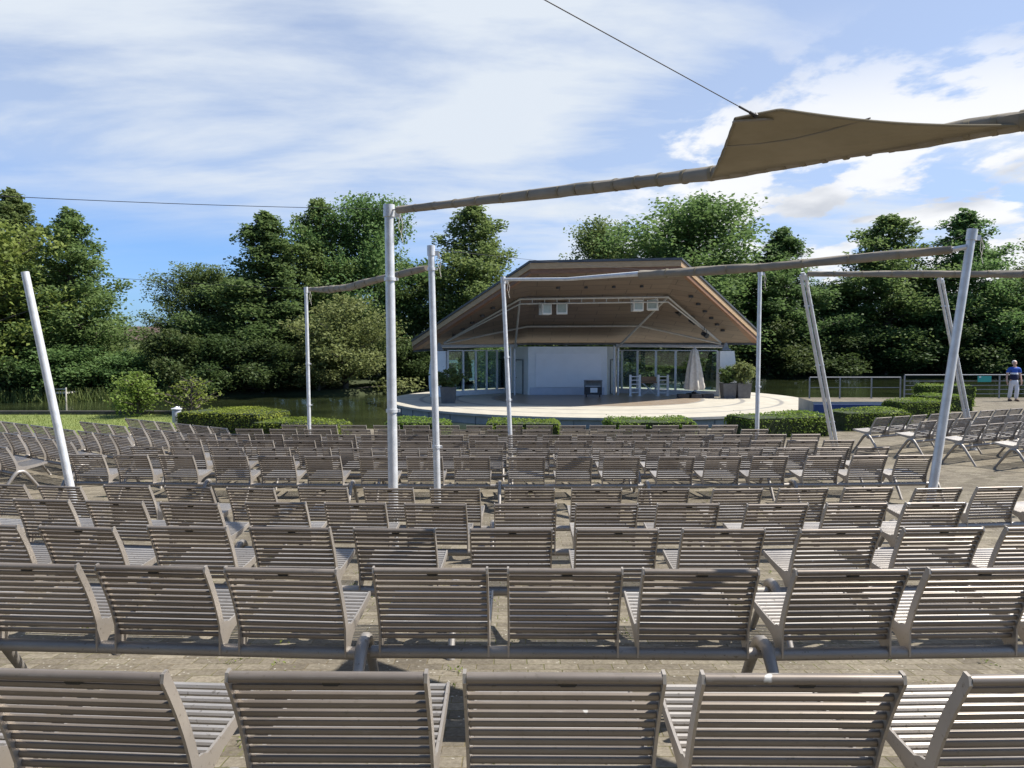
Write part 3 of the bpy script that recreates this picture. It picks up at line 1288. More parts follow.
# white stage house
WX0, WX1, WY = 1.0, 5.85, 44.4
SL, SRr = Vector((-.05, 46.6)), Vector((6.75, 46.6))
m = MB()
poly = [(WX0, WY), (WX1, WY), (SRr.x, SRr.y), (SL.x, SL.y)]
m.prism([(x - PO.x, y - PO.y) for x, y in poly], 'z', .006, 2.98)
m.build('rear_wall', M['white'], pav)
m = MB()
m.box(rel((P(568.5, 370, WY).x, WY - .03, ZS + 1.52)), (4.02, .05, 2.05))
m.build('projection_screen', M['screen'], pav)
m = MB()
m.box(rel((P(567, 370, WY).x, WY - .022, ZS + .24)), (4.6, .035, .46))
m.build('wall_base', var_mat('pale_blue_base', (.50, .53, .60), (.56, .59, .66), 2, .7), pav)


def door(a, b, label=None):
    a, b = Vector(a), Vector(b)
    d = (b - a).normalized()
    nrm = Vector((d.y, -d.x))
    if nrm.y > 0:
        nrm = -nrm
    c = (a + b) / 2 + nrm * .03
    ang = math.atan2(d.y, d.x)
    wd = (b - a).length
    m = MB()
    m.box(rel((c.x, c.y, ZS + 1.03)), (wd, .05, 2.0), ang)
    dr = m.build('door', M['whitepaint'], pav)
    m = MB()
    for s in (-1, 1):
        q = (a + b) / 2 + nrm * .03 + d * s * (wd / 2 + .045)
        m.box(rel((q.x, q.y, ZS + 1.07)), (.07, .07, 2.1), ang)
    q = (a + b) / 2 + nrm * .03
    m.box(rel((q.x, q.y, ZS + 2.155)), (wd + .16, .07, .07), ang)
    m.build('door_frame', M['midgrey'], dr)
    m = MB()
    q = (a + b) / 2 + nrm * .08 + d * (wd * .38)
    m.box(rel((q.x, q.y, ZS + 1.02)), (.14, .05, .03), ang)
    m.build('handle', M['dark'], dr)


A, B = Vector((WX0, WY)), SL
door(A.lerp(B, .30), A.lerp(B, .68))
A, B = Vector((WX1, WY)), SRr
door(A.lerp(B, .35), A.lerp(B, .7))

# piers with steel shoes
for s, p in ((-1, piL), (1, piR)):
    m = MB()
    prof = [(-.50, 0), (.42, 0), (.42, 2.72), (-.42, 2.72), (-.60, 1.3), (-.58, .6)]
    if s > 0:
        prof = [(-x, z) for x, z in prof]
    m.prism([(x + rel(p).x, z + .004) for x, z in prof], 'y', rel(p).y - .32, rel(p).y + .32)
    pier = m.build('pier', M['white'], pav)
    m = MB()
    bx_ = rel(p).x
    m.prism([(bx_ - .26, 2.757), (bx_ + .26, 2.757), (bx_ + .13, 3.0), (bx_ + .06, 3.22), (bx_ - .06, 3.22), (bx_ - .13, 3.0)], 'y', rel(p).y - .06, rel(p).y + .06)
    m.box((bx_, rel(p).y, 2.80), (.5, .4, .08))
    m.build('steel_shoe', M['rail'], pier)


# glass walls
def glass_wall(a, b, xs_px, label):
    a, b = Vector(a), Vector(b)
    d = (b - a)
    ang = math.atan2(d.y, d.x)
    root = empty('glass_wall', (a.x, a.y, ZS), 0, label, 'glass wall', 'glass walls of the pavilion')
    ts = []
    for u in xs_px:
        k = (u - 512) / F
        t = (k * a.y - a.x) / (d.x - k * d.y)
        ts.append(t)
    ts = sorted(set([0.0] + [t for t in ts if 0.02 < t < .98] + [1.0]))
    for t in ts:
        q = d * t
        m = MB()
        m.box((q.x, q.y, 1.36), (.13, .09, 2.70), ang)
        m.build('post', M['steel_white'], root)
    for t0, t1 in zip(ts[:-1], ts[1:]):
        q = d * ((t0 + t1) / 2)
        m = MB()
        m.box((q.x, q.y, 1.50), (d.length * (t1 - t0) - .14, .02, 2.35), ang)
        m.build('pane', M['glass'], root)
    q = d * .5
    m = MB()
    m.box((q.x, q.y, .16), (d.length, .07, .3), ang)
    m.build('bottom_rail', M['steel_white'], root)
    m = MB()
    m.box((q.x, q.y, 2.745), (d.length, .12, .06), ang)
    m.build('top_rail', M['steel_white'], root)
    return root


glass_wall((-3.85, 43.05), (-.12, 46.5), [463, 475.6, 486.5, 496.8, 505.7], 'glass wall of narrow panes left of the white stage wall')
glass_wall((6.85, 46.5), (12.3, 43.05), [622, 637.6, 656, 675.7, 696], 'glass wall with wide panes behind the closed parasol')

# floodlights under the roof
for u, v, yaw, lab in ((545, 308.5, .5, 'white square floodlight turned sideways, first from left under the stage roof'), (562, 308, -.08, 'white square floodlight facing the seats, second from left under the roof'),
                       (637, 305, .25, 'white square floodlight, third from left under the stage roof'), (653, 304, -.35, 'white square floodlight at the right end of its row under the roof')):
    p = P(u, v, 40.0)
    root = empty('floodlight', p, yaw, lab, 'floodlight', 'floodlights under the stage roof')
    m = MB()
    m.prism([(-.22, -.33), (-.22, .28), (.16, .36), (.16, -.36)], 'x', -.30, .30)
    bd = m.build('housing', M['whitepaint'], root)
    m = MB()
    m.box((0, -.228, -.02), (.47, .012, .47))
    m.build('lens', var_mat('lens_glass', (.32, .38, .38), (.40, .46, .46), 3, .15), root)
    m = MB()
    m.tube([(-.33, 0, 0), (-.33, 0, .42), (.33, 0, .42), (.33, 0, 0)], .02, 6)
    m.tube([(0, 0, .42), (0, .1, .75)], .025, 6)
    m.build('bracket', M['midgrey'], root)
for u, v, lab in ((677.5, 312, 'topmost black spotlight on the right truss of the stage roof'), (692, 321, 'middle black spotlight on the right truss of the stage roof'), (704.5, 334.5, 'lowest black spotlight on the right truss of the stage roof')):
    p = P(u, v, 41.3)
    root = empty('spotlight', p, .6, lab, 'spotlight', 'spotlights on the right truss')
    m = MB()
    m.lathe([(.10, -.2), (.13, -.15), (.13, .12), (.16, .22)], (0, 0, 0), 12)
    o = m.build('housing', M['dark'], root, True)
    o.rotation_euler = (R(115), 0, 0)
    m = MB()
    m.tube([(-.17, 0, 0), (-.17, 0, .25), (.17, 0, .25), (.17, 0, 0)], .02, 6)
    m.tube([(0, 0, .25), (0, 0, .45)], .02, 6)
    m.build('bracket', M['dark'], root)
# small round ceiling fittings
m = MB()
e1 = (FR - TR)
for i in range(6):
    q = FR.lerp(TR, .22 + .105 * i) .lerp(RR, .10 + .01 * i)
    m.lathe([(.13, -.10), (.13, .03)], rel(q), 10)
for i in range(6):
    q = FL.lerp(TL, .22 + .105 * i).lerp(RL, .10 + .01 * i)
    m.lathe([(.13, -.10), (.13, .03)], rel(q), 10)
for i in range(4):
    q = FL.lerp(FR, .2 + .2 * i).lerp(RL.lerp(RR, .2 + .2 * i), .16)
    m.lathe([(.10, -.10), (.10, .03)], rel(q), 10)
o = m.build('ceiling_spots', M['dark'], pav)
o.name = 'ceiling_fitting'
tag(o, kind='stuff')

# equipment trolley before the screen
p = P(593, 393, 42.6)
root = empty('equipment_trolley', (p.x, 42.6, ZS), 0, 'grey and black equipment trolley before the white screen', 'trolley')
m = MB(); m.box((0, 0, .98), (1.05, .5, .05)); m.box((0, .2, .8), (1.0, .04, .3)); m.build('top_shelf', M['midgrey'], root)
m = MB(); m.box((0, 0, .38), (1.0, .5, .46)); m.build('cabinet', M['dark'], root)
m = MB()
for sx in (-.49, .49):
    for sy in (-.21, .21):
        m.tube([(sx, sy, .61), (sx, sy, .955)], .025, 8)
m.build('upright', M['midgrey'], root)
m = MB(); m.box((.02, -.262, .42), (.42, .02, .28)); m.build('panel', M['whitepaint'], root)
for sx in (-.4, .4):
    m = MB(); m.tube([(sx - .03, 0, .075), (sx + .03, 0, .075)], .072, 12); m.build('wheel', M['dark'], root)

# closed parasol
p = P(694, 396, 42.0)
root = empty('closed_parasol', (p.x, 42.0, ZS), 0, 'closed beige parasol on black base slabs in front of the glass', 'parasol')
m = MB(); m.tube([(0, 0, .1), (0, 0, 2.95)], .035, 10); m.build('pole', M['steel_white'], root)
m = MB()
m.lathe([(.50, .48), (.55, .62), (.50, .9), (.46, 1.3), (.40, 1.7), (.32, 2.1), (.25, 2.5), (.20, 2.75), (.05, 2.92)], (0, 0, 0), 64,
        lambda q, z: 1 + (.22 - .05 * z) * math.sin(8 * q + z * .6) + .06 * math.sin(3 * q + z * 2))
m.build('canopy', M['canvas'], root, True)
m = MB()
for i, (sx, sy) in enumerate(((-.68, -.3), (0, -.42), (.68, -.3), (0, .4))):
    m.box((sx * 1.05, sy, .13), (.62, .5, .22))
m.build('base', M['dark'], root)
m = MB(); m.lathe([(.16, .02), (.16, .3), (.06, .36)], (0, 0, 0), 12); m.build('socket', M['dark'], root)

# two tall white racks and a folding table by the glass
for u, lab in ((635, 'white slatted rack left of the folding wooden table'), (663, 'white slatted rack right of the folding wooden table')):
    p = P(u, 392, 43.4)
    root = empty('white_rack', (p.x, 43.4, ZS), .1, lab, 'rack', 'white racks by the glass')
    for s in (-1, 1):
        m = MB()
        m.box((s * .29, 0, .65), (.13, .05, 1.28))
        m.build('side_panel', M['whitepaint'], root)
    m = MB()
    for z in (.22, .45, .72, .96, 1.18):
        m.box((0, 0, z), (.45, .035, .05))
    m.build('rail', M['whitepaint'], root)
    m = MB()
    for s in (-1, 1):
        m.box((s * .3, 0, .009), (.34, .34, .016))
    m.build('foot', M['whitepaint'], root)
p = P(649, 392, 43.9)
root = empty('folding_table', (p.x, 43.9, ZS), 0, 'brown wooden folding table with crossed legs behind white racks', 'table')
m = MB(); m.box((0, 0, .80), (1.15, .6, .06)); m.build('tabletop', M['wood'], root)
for sy in (-.24, .24):
    for s in (-1, 1):
        m = MB(); m.tube([(-s * .42, sy + s * .022, .02), (s * .42, sy + s * .022, .77)], .02, 8); m.build('leg', M['steel_white'], root)
m = MB(); m.box((0, .05, 1.0), (.9, .04, .3)); m.build('back_panel', M['wood'], root)


# planters with shrubs
def leafy(name, rngseed, c, rad, n, size, mat, parent, flat=1.0):
    rg = np.random.default_rng(rngseed)
    k = max(6, n // 60)
    cl = rg.normal(size=(k, 3))
    cl /= np.linalg.norm(cl, axis=1, keepdims=True)
    cl *= rg.uniform(.35, 1.0, (k, 1)) ** .6
    idx = rg.integers(0, k, n)
    pts = cl[idx] + rg.normal(size=(n, 3)) * .17
    pts = pts * np.array([rad[0], rad[1], rad[2]]) + np.array(c)
    return link(name, quads_mesh(name, leaf_quads(rg, pts, size, .3), mat), parent)


for i, (u, v, D, mat, rad, hgt, lab) in enumerate(((448.5, 405, 38.0, 'darkleaf', (.75, .6, .5), 1.35, 'dark leafy shrub in grey planter before the left white pier'),
                                                   (728, 397, 41.7, 'oleander', (.55, .5, .42), 1.3, 'green shrub in grey planter standing right before the white pier'),
                                                   (742.5, 397, 41.6, 'oliveleaf', (.68, .6, .62), 1.5, 'taller pale green shrub in grey planter at right end of stage'))):
    p = P(u, v, D)
    root = empty('potted_shrub', (p.x, D, ZS + .006), 0, lab, 'planter', 'potted shrubs on the stage')
    m = MB()
    w0, w1, h0 = .34, .40, .86
    m.add([(-w0, -w0, 0), (w0, -w0, 0), (w0, w0, 0), (-w0, w0, 0), (-w1, -w1, h0), (w1, -w1, h0), (w1, w1, h0), (-w1, w1, h0)],
          [(3, 2, 1, 0), (4, 5, 6, 7), (0, 1, 5, 4), (1, 2, 6, 5), (2, 3, 7, 6), (3, 0, 4, 7)])
    m.build('pot', M['grey_planter'], root)
    m = MB()
    for k in range(7):
        q = k * .9
        m.tube([(.08 * math.cos(q), .08 * math.sin(q), h0 - .02), (.35 * math.cos(q), .3 * math.sin(q), hgt + .2)], [.018, .008], 5)
    m.build('stems', M['bark'], root)
    leafy('foliage', 40 + i, (0, 0, hgt), rad, 1500, .13, M[mat], root)

# ------------------------------------------------------------------ hedges
def hedge(x0, y0, x1, y1, width, h, label, seed):
    a, b = Vector((x0, y0)), Vector((x1, y1))
    d = b - a
    ln = d.length
    ang = math.atan2(d.y, d.x)
    c = (a + b) / 2
    root = empty('box_hedge', (c.x, c.y, 0), ang, label, 'hedge', 'clipped box hedges along the basin')
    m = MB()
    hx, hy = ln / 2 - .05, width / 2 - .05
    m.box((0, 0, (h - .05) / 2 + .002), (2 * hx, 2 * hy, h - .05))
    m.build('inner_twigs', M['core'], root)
    m = MB()
    m.box((0, 0, .004), (ln + .22, width + .22, .006))
    m.build('soil_bed', M['earth'], root)
    rg = np.random.default_rng(seed)
    pts, nr = [], []
    dens = 560
    for (nx, ny, nz, area) in ((0, 0, 1, ln * width), (0, -1, 0, ln * h), (0, 1, 0, ln * h), (1, 0, 0, width * h), (-1, 0, 0, width * h)):
        k = int(area * dens)
        p = np.stack([rg.uniform(-ln / 2, ln / 2, k), rg.uniform(-width / 2, width / 2, k), rg.uniform(.02, h, k)], 1)
        if nz:
            p[:, 2] = h
        if ny:
            p[:, 1] = ny * width / 2
        if nx:
            p[:, 0] = nx * ln / 2
        # soften the clipped form
        wob = .035 * np.sin(p[:, 0] * 2.1 + seed) + .03 * np.sin(p[:, 1] * 3.3 + p[:, 0] * 1.3)
        p = p + np.array([nx, ny, nz]) * (wob[:, None] + rg.normal(0, .014, (k, 1)) - .02)
        # rounded shoulders
        over = np.maximum(0, np.abs(p[:, 1]) - (width / 2 - .12)) + np.maximum(0, np.abs(p[:, 0]) - (ln / 2 - .12))
        p[:, 2] -= np.where(p[:, 2] > h - .13, over * .55, 0)
        pts.append(p)
        nr.append(np.tile(np.array([[nx, ny, nz]], float), (k, 1)))
    # stray shoots
    k = int(ln * 5)
    p = np.stack([rg.uniform(-ln / 2, ln / 2, k), rg.uniform(-width / 2, width / 2, k), h + rg.uniform(0, .06, k)], 1)
    pts.append(p)
    nr.append(np.tile(np.array([[0, 0, .2]]), (k, 1)))
    pts = np.concatenate(pts)
    nr = np.concatenate(nr)
    link('foliage', quads_mesh('foliage', leaf_quads(rg, pts, .05, .15, nr * .9), M['hedgeleaf']), root)
    return root


def hp(u, v):
    """place on level paving seen at u, v"""
    t = 2.36
    k = (v - HOR) / F
    D = t / k
    return P(u, v, D).x, D


hedge(-9.0, 20.3, -6.45, 19.6, 1.5, .62, 'clipped hedge at left end of the row beside the litter bin', 1)
hedge(-6.5, 18.5, -4.2, 18.1, .95, .50, 'clipped hedge just behind the slim far left mast', 2)
hedge(-3.25, 19.2, -1.7, 18.95, 1.1, .44, 'short clipped hedge between the two central masts', 3)
hedge(-.65, 18.9, 1.25, 18.85, 1.2, .44, 'clipped hedge below the middle of the stage wall', 4)
hedge(2.5, 18.7, 4.65, 18.8, 1.4, .50, 'clipped hedge below the closed parasol', 5)
hedge(5.95, 19.0, 8.3, 19.55, 1.3, .56, 'clipped hedge in front of the right end of the stage', 6)
hedge(9.25, 20.6, 11.3, 20.9, 1.2, .55, 'broad clipped hedge right of the leaning twin-tube mast', 7)
hedge(12.75, 24.1, 14.5, 24.3, 1.1, .58, 'clipped hedge second from the railing in the stepped group', 8)
hedge(15.1, 26.6, 16.9, 26.8, 1.0, .60, 'clipped hedge nearest the blue basin wall', 9)
hedge(16.4, 28.9, 18.4, 29.0, 1.0, .86, 'taller clipped hedge farthest back, close before the railing', 10)

# ------------------------------------------------------------------ railing
def railing(pts, rails, h, label, dbl=None):
    root = empty('metal_railing', (pts[0][0], pts[0][1], 0), 0, label, 'railing', 'metal railings by the pond')
    o0 = Vector((pts[0][0], pts[0][1], 0))
    for p in pts:
        m = MB()
        q = Vector((p[0], p[1], 0)) - o0
        m.box((q.x, q.y, h / 2), (.05, .05, h))
        m.box((q.x, q.y, .006), (.12, .12, .012))
        m.build('post', M['rail'], root)
    for i, z in enumerate(rails):
        m = MB()
        a = Vector((pts[0][0], pts[0][1], z)) - o0
        b = Vector((pts[-1][0], pts[-1][1], z)) - o0
        m.tube([a, b], .026 if i == 0 else .016, 8)
        m.build('rail', M['rail'], root, True)
    return root


def gp(u, D):
    return ((u - 512) / F * D, D)


railing([gp(810, 33.0), gp(840.5, 33.0), gp(872, 33.0), gp(901, 33.0)], [.97, .5], .96, 'two-bar metal railing above the blue basin wall')
railing([gp(905, 32.9), gp(950, 33.0), gp(1000, 33.1), gp(1050, 33.2), gp(1110, 33.3)], [1.08, .80, .60, .41, .21], 1.07, 'five-bar metal railing behind the walking person')
p = P(984.5, 379, 32.9)
root = empty('notice_sign', p, 0, 'small turquoise sign fixed on the railing', 'sign')
m = MB(); m.box((0, 0, 0), (.62, .02, .27)); m.build('board', M['turquoise'], root)
m = MB(); m.box((-.21, -.013, .09), (.09, .005, .06)); m.build('mark', M['whitepaint'], root)

# litter bin on the lawn
p = gp(175.5, 20.9)
root = empty('litter_bin', (p[0], p[1], 0), 0, 'grey cylindrical litter bin on a post at the lawn edge', 'litter bin')
m = MB(); m.tube([(0, .16, 0), (0, .16, .62)], .025, 8); m.build('post', M['mast'], root)
m = MB(); m.lathe([(.115, .16), (.125, .20), (.125, .52), (.12, .53)], (0, 0, 0), 18); m.build('body', var_mat('bin_grey', (.36, .38, .41), (.44, .46, .49), 6, .5), root, True)
m = MB(); m.lathe([(.15, .545), (.15, .575), (.05, .60), (.03, .63)], (0, 0, 0), 18); m.build('lid', M['mast'], root, True)


# ------------------------------------------------------------------ people
def skin_body(name, joints, edges_, radii, mat, parent, sub=2):
    me = bpy.data.meshes.new(name)
    me.from_pydata(joints, edges_, [])
    ob = bpy.data.objects.new(name, me)
    COL.objects.link(ob)
    md = ob.modifiers.new('skin', 'SKIN')
    sk = me.skin_vertices[0].data
    for i, r in enumerate(radii):
        sk[i].radius = r if hasattr(r, '__len__') else (r, r)
        sk[i].use_root = (i == 0)
    s2 = ob.modifiers.new('sub', 'SUBSURF')
    s2.levels = sub
    s2.render_levels = sub
    dg = bpy.context.evaluated_depsgraph_get()
    me2 = bpy.data.meshes.new_from_object(ob.evaluated_get(dg))
    bpy.data.objects.remove(ob)
    me2.name = name
    me2.materials.clear()
    me2.materials.append(mat)
    for pgon in me2.polygons:
        pgon.use_smooth = True
    return link(name, me2, parent)


def jersey_mat(name, top, low):
    m, nt2, b = new_mat(name)
    v = coords(nt2, (1, 1, 1), 'Object')
    s = N(nt2, 'ShaderNodeSeparateXYZ')
    L(nt2, v, s.inputs[0])
    mr = N(nt2, 'ShaderNodeMapRange')
    mr.inputs['From Min'].default_value = .85
    mr.inputs['From Max'].default_value = 1.65
    L(nt2, s.outputs[2], mr.inputs['Value'])
    f = lambda z: (z - .85) / .8
    col = ramp(nt2, mr.outputs[0], [(0, low), (f(1.175), low), (f(1.18), (.8, .8, .82)), (f(1.245), (.8, .8, .82)), (f(1.25), top), (1, top)])
    L(nt2, col, b.inputs['Base Color'])
    b.inputs['Roughness'].default_value = .8
    return m


def person(loc, rz, label, jersey, sc_=1.0, mirror=1, cat='person'):
    root = empty('person', loc, rz, label, cat)
    root.scale = (sc_, sc_, sc_)
    # body facing -y, one foot a little in front
    J = [(0, 0, .93), (0, 0, 1.10), (0, 0, 1.32), (0, 0, 1.44), (0, -.01, 1.51), (0, -.02, 1.57), (0, -.03, 1.63), (0, -.02, 1.71), (0, -.01, 1.755),
         (.10, 0, .90), (.11, -.05, .50), (.11, .02, .09), (.12, -.12, .04),
         (-.10, 0, .90), (-.11, .02, .50), (-.115, .12, .10), (-.125, 0, .04),
         (.19, 0, 1.41), (.25, .02, 1.14), (.26, -.07, .90), (.255, -.10, .82),
         (-.19, 0, 1.41), (-.27, .03, 1.14), (-.31, -.05, .90), (-.31, -.09, .82)]
    Ed = [(0, 1), (1, 2), (2, 3), (3, 4), (4, 5), (5, 6), (6, 7), (7, 8), (0, 9), (9, 10), (10, 11), (11, 12), (0, 13), (13, 14), (14, 15), (15, 16),
          (3, 17), (17, 18), (18, 19), (19, 20), (3, 21), (21, 22), (22, 23), (23, 24)]
    Rd = [(.11, .085), (.125, .095), (.135, .09), (.095, .07), .055, .06, .078, .085, .05, .08, .058, .042, .035, .08, .058, .042, .035,
          .06, .045, .035, .03, .06, .045, .035, .03]
    J = [(x * mirror, y, z) for x, y, z in J]
    skin_body('body', J, Ed, Rd, M['skin'], root)
    # clothing a little outside the body
    jt = [(0, 0, .86), (0, 0, 1.10), (0, 0, 1.32), (0, 0, 1.43), (.20 * mirror, 0, 1.41), (.25 * mirror, .02, 1.20), (-.20 * mirror, 0, 1.41), (-.265 * mirror, .03, 1.20)]
    skin_body('shirt', jt, [(0, 1), (1, 2), (2, 3), (3, 4), (4, 5), (3, 6), (6, 7)], [(.19, .155), (.185, .155), (.185, .135), (.125, .10), .082, .068, .082, .068], jersey, root)
    tr = [J[0], (J[9][0], J[9][1], .88), J[10], (J[11][0], J[11][1], .10), (J[13][0], J[13][1], .88), J[14], (J[15][0], J[15][1], .11)]
    tr = [(0, 0, 1.0), (0, 0, .90), (tr[1][0] * .95, -.01, .74), tr[2], tr[3], (tr[4][0] * .95, 0, .74), tr[5], tr[6]]
    skin_body('trousers', tr, [(0, 1), (1, 2), (2, 3), (3, 4), (1, 5), (5, 6), (6, 7)], [(.165, .13), (.165, .135), .098, .085, .075, .098, .085, .075], M['trouser'], root)
    for a, b in ((11, 12), (15, 16)):
        m = MB()
        pa, pb = Vector(J[a]), Vector(J[b])
        m.tube([(pa.x, pa.y + .05, .04), (pa.x, pa.y - .04, .055), (pb.x, pb.y - .06, .045), (pb.x, pb.y - .12, .03)], [.035, .05, .045, .022], 10)
        m.build('shoe', M['shoe'], root, True)
    m = MB()
    m.lathe([(.07, -.07), (.086, -.02), (.088, .03), (.08, .07), (.052, .10), (.02, .11)], (0, .022, 1.675), 16)
    m.build('hair', M['hair'], root, True)
    # face
    m = MB()
    m.tube([(0, -.095, 1.665), (0, -.132, 1.64), (0, -.10, 1.632)], [.01, .014, .008], 6)
    for s in (-1, 1):
        m.lathe([(.022, -.03), (.026, 0), (.02, .03)], (s * .076, -.01, 1.655), 8)
    m.build('face_features', M['skin'], root, True)
    for s in (-1, 1):
        for k in range(5):
            m = MB()
            h = Vector(J[20 if s > 0 else 24])
            fx = (k - 1.5) * .016
            if k < 4:
                m.tube([h + Vector((0, fx * 1.2, -.01)), h + Vector((-.006 * s * mirror, fx * 1.3 - .008, -.065)), h + Vector((-.02 * s * mirror, fx * 1.3 - .012, -.115 + abs(fx) * .6))], [.012, .010, .007], 6)
            else:
                m.tube([h + Vector((0, -.028, 0)), h + Vector((-.01 * s * mirror, -.055, -.03)), h + Vector((-.015 * s * mirror, -.06, -.07))], [.013, .011, .008], 6)
            m.build('finger' if k < 4 else 'thumb', M['skin'], root, True)
    return root


pp = gp(1014.5, 31.3)
person((pp[0], pp[1], 0), R(-8), 'white-haired person in blue jersey and pale trousers walking by the railing', jersey_mat('blue_navy_jersey', (.025, .09, .42), (.012, .015, .05)))
pp = gp(1033, 31.6)
person((pp[0], pp[1], 0), R(6), 'person in blue top cut off by the right picture edge', M['bluetop'], .95, -1)

# ------------------------------------------------------------------ trees
def tree_mesh(seed, style, H, rad, base, nleaf, leaf, clump, matname):
    rg = np.random.default_rng(seed)
    rnd = random.Random(seed)
    tm_ = MB()
    bend = [(rnd.uniform(-.02, .02) * H, rnd.uniform(-.02, .02) * H) for _ in range(5)]
    def tp(t):
        i = min(int(t * 4), 3)
        f = t * 4 - i
        return Vector((bend[i][0] * (1 - f) + bend[i + 1][0] * f, bend[i][1] * (1 - f) + bend[i + 1][1] * f, t * H))
    bend[0] = (0, 0)
    r0 = H * .018 + .05
    tm_.tube([tp(t) + (Vector((0, 0, -.3)) if t == 0 else Vector()) for t in (0, .1, .25, .5, .75, .97)], [r0 * 1.3, r0, r0 * .85, r0 * .6, r0 * .32, .02], 8)
    nl = {'cone': 84, 'round': 64, 'bush': 40}[style]
    centers, wts = [], []
    for i in range(nl):
        u = (i + rnd.random()) / nl
        t = base + (1 - base) * (u ** .95) * .985
        s = (t - base) / (1 - base)
        if style == 'cone':
            env = (1 - s) ** .70 * (.62 + .38 * min(1, s * 4)) + .05
        elif style == 'round':
            env = math.sqrt(max(0, 1 - (1.75 * s - .80) ** 2 / 1.0)) if abs(1.75 * s - .8) < 1 else .08
            env = max(env, .12)
        else:
            env = math.sqrt(max(.03, 1 - s * s))
        az = i * 2.39996 + rnd.uniform(-.5, .5)
        ln = rad * env * rnd.choice((rnd.uniform(.5, .8), rnd.uniform(.8, 1.0), rnd.uniform(.95, 1.22)))
        up = {'cone': rnd.uniform(-.12, .22) + s * .55, 'round': rnd.uniform(.0, .5) + s * .7, 'bush': rnd.uniform(.1, .8)}[style]
        p0_ = tp(t * (.88 if style != 'cone' else .97))
        dvec = Vector((math.cos(az), math.sin(az), up)).normalized()
        n = 5
        pts = []
        for k in range(n + 1):
            q = k / n
            p_ = p0_ + dvec * ln * q
            p_.z += (.10 if style == 'cone' else -.03) * ln * (q * q) * (1 if style != 'cone' else rnd.uniform(-.6, .8))
            p_.x += rnd.uniform(-.04, .04) * ln
            p_.y += rnd.uniform(-.04, .04) * ln
            pts.append(p_)
        rr = r0 * .33 * (1 - s * .7)
        tm_.tube(pts, [rr * (1 - .85 * k / n) + .008 for k in range(n + 1)], 5, False)
        # sprays along the limb
        ns = max(2, int(ln / (clump * .55)))
        for k in range(ns):
            q = .28 + .76 * (k + rnd.random() * .8) / ns
            j = min(int(q * n), n - 1)
            pc = pts[j].lerp(pts[j + 1], q * n - j)
            side = Vector((-math.sin(az), math.cos(az), rnd.uniform(-.25, .35))) * rnd.uniform(-1, 1) * ln * .26 * (1.15 - q * .75)
            centers.append(pc + side)
            wts.append(rnd.uniform(.55, 1.35) * (1.0 + .2 * q))
    for k in range(7):
        centers.append(tp(.93 + .01 * k) + Vector((rnd.uniform(-.05, .05) * rad, rnd.uniform(-.05, .05) * rad, 0)))
        wts.append(.4)
    C = np.array([list(c_) for c_ in centers])
    Wt = np.array(wts)
    pr = Wt / Wt.sum()
    idx = rg.choice(len(C), nleaf, p=pr)
    off = np.clip(rg.normal(size=(nleaf, 3)), -1.7, 1.7) * np.array([.52, .52, .40]) * clump * (Wt[idx][:, None] ** .5) * (np.clip(1.25 - .80 * C[idx][:, 2:3] / H, .35, 1) if style == 'cone' else 1)
    pts = C[idx] + off
    pts[:, 2] = np.minimum(pts[:, 2], H * 1.01)
    pts[:, 2] = np.maximum(pts[:, 2], .05)
    q = leaf_quads(rg, pts, leaf, .45)
    return tm_.mesh('trunk', M['bark'], True), quads_mesh('crown', q, M[matname])


TM = {
    'alderA': (tree_mesh(11, 'cone', 14, 4.6, .06, 36000, 0.195, .85, 'alder'), 14, 4.6),
    'alderB': (tree_mesh(12, 'cone', 14, 4.2, .05, 36000, 0.195, .8, 'darkleaf'), 14, 4.2),
    'alderC': (tree_mesh(23, 'cone', 14, 5.0, .08, 36000, 0.2, .95, 'alder'), 14, 5.0),
    'roundA': (tree_mesh(14, 'round', 14, 5.4, .08, 36000, 0.205, 1.0, 'darkleaf'), 14, 5.4),
    'roundB': (tree_mesh(15, 'round', 14, 5.2, .06, 36000, 0.21, .95, 'alder'), 14, 5.2),
    'yellow': (tree_mesh(16, 'round', 10, 5.0, .03, 15000, .24, .9, 'yellowleaf'), 10, 5.0),
    'willow': (tree_mesh(17, 'bush', 7, 4.0, .02, 16000, .17, .75, 'oliveleaf'), 7, 4.0),
    'shrubA': (tree_mesh(18, 'bush', 5, 3.4, .02, 14000, .19, .7, 'shadeleaf'), 5, 3.4),
    'shrubB': (tree_mesh(19, 'bush', 5, 3.2, .02, 12000, .19, .7, 'alder'), 5, 3.2),
}


def plant(kind, u, vtop, halfw, D, name, label, cat='tree', group='trees on the far bank', rz=None, zb=None):
    (tr_, cr_), H0, r0 = TM[kind]
    if cat == 'shrub' and zb is None:
        for _ in range(6):
            D = .5 * D + .5 * (shore((u - 512) / F * D) + 1.3)
        zb = -1.0
    x = (u - 512) / F * D
    ztop = P(u, vtop, D).z
    if zb is None:
        zb = -.6 if D > shore(x) else 0
    h = ztop - zb
    w_ = halfw / F * D * (1.36 if cat == 'tree' else 1.1)
    root = empty(name, (x, D, zb), rz if rz is not None else random.uniform(0, 6.28), label, cat, group)
    root.scale = (w_ / r0, w_ / r0, h / H0)
    link('trunk', tr_, root)
    link('crown', cr_, root)
    return root


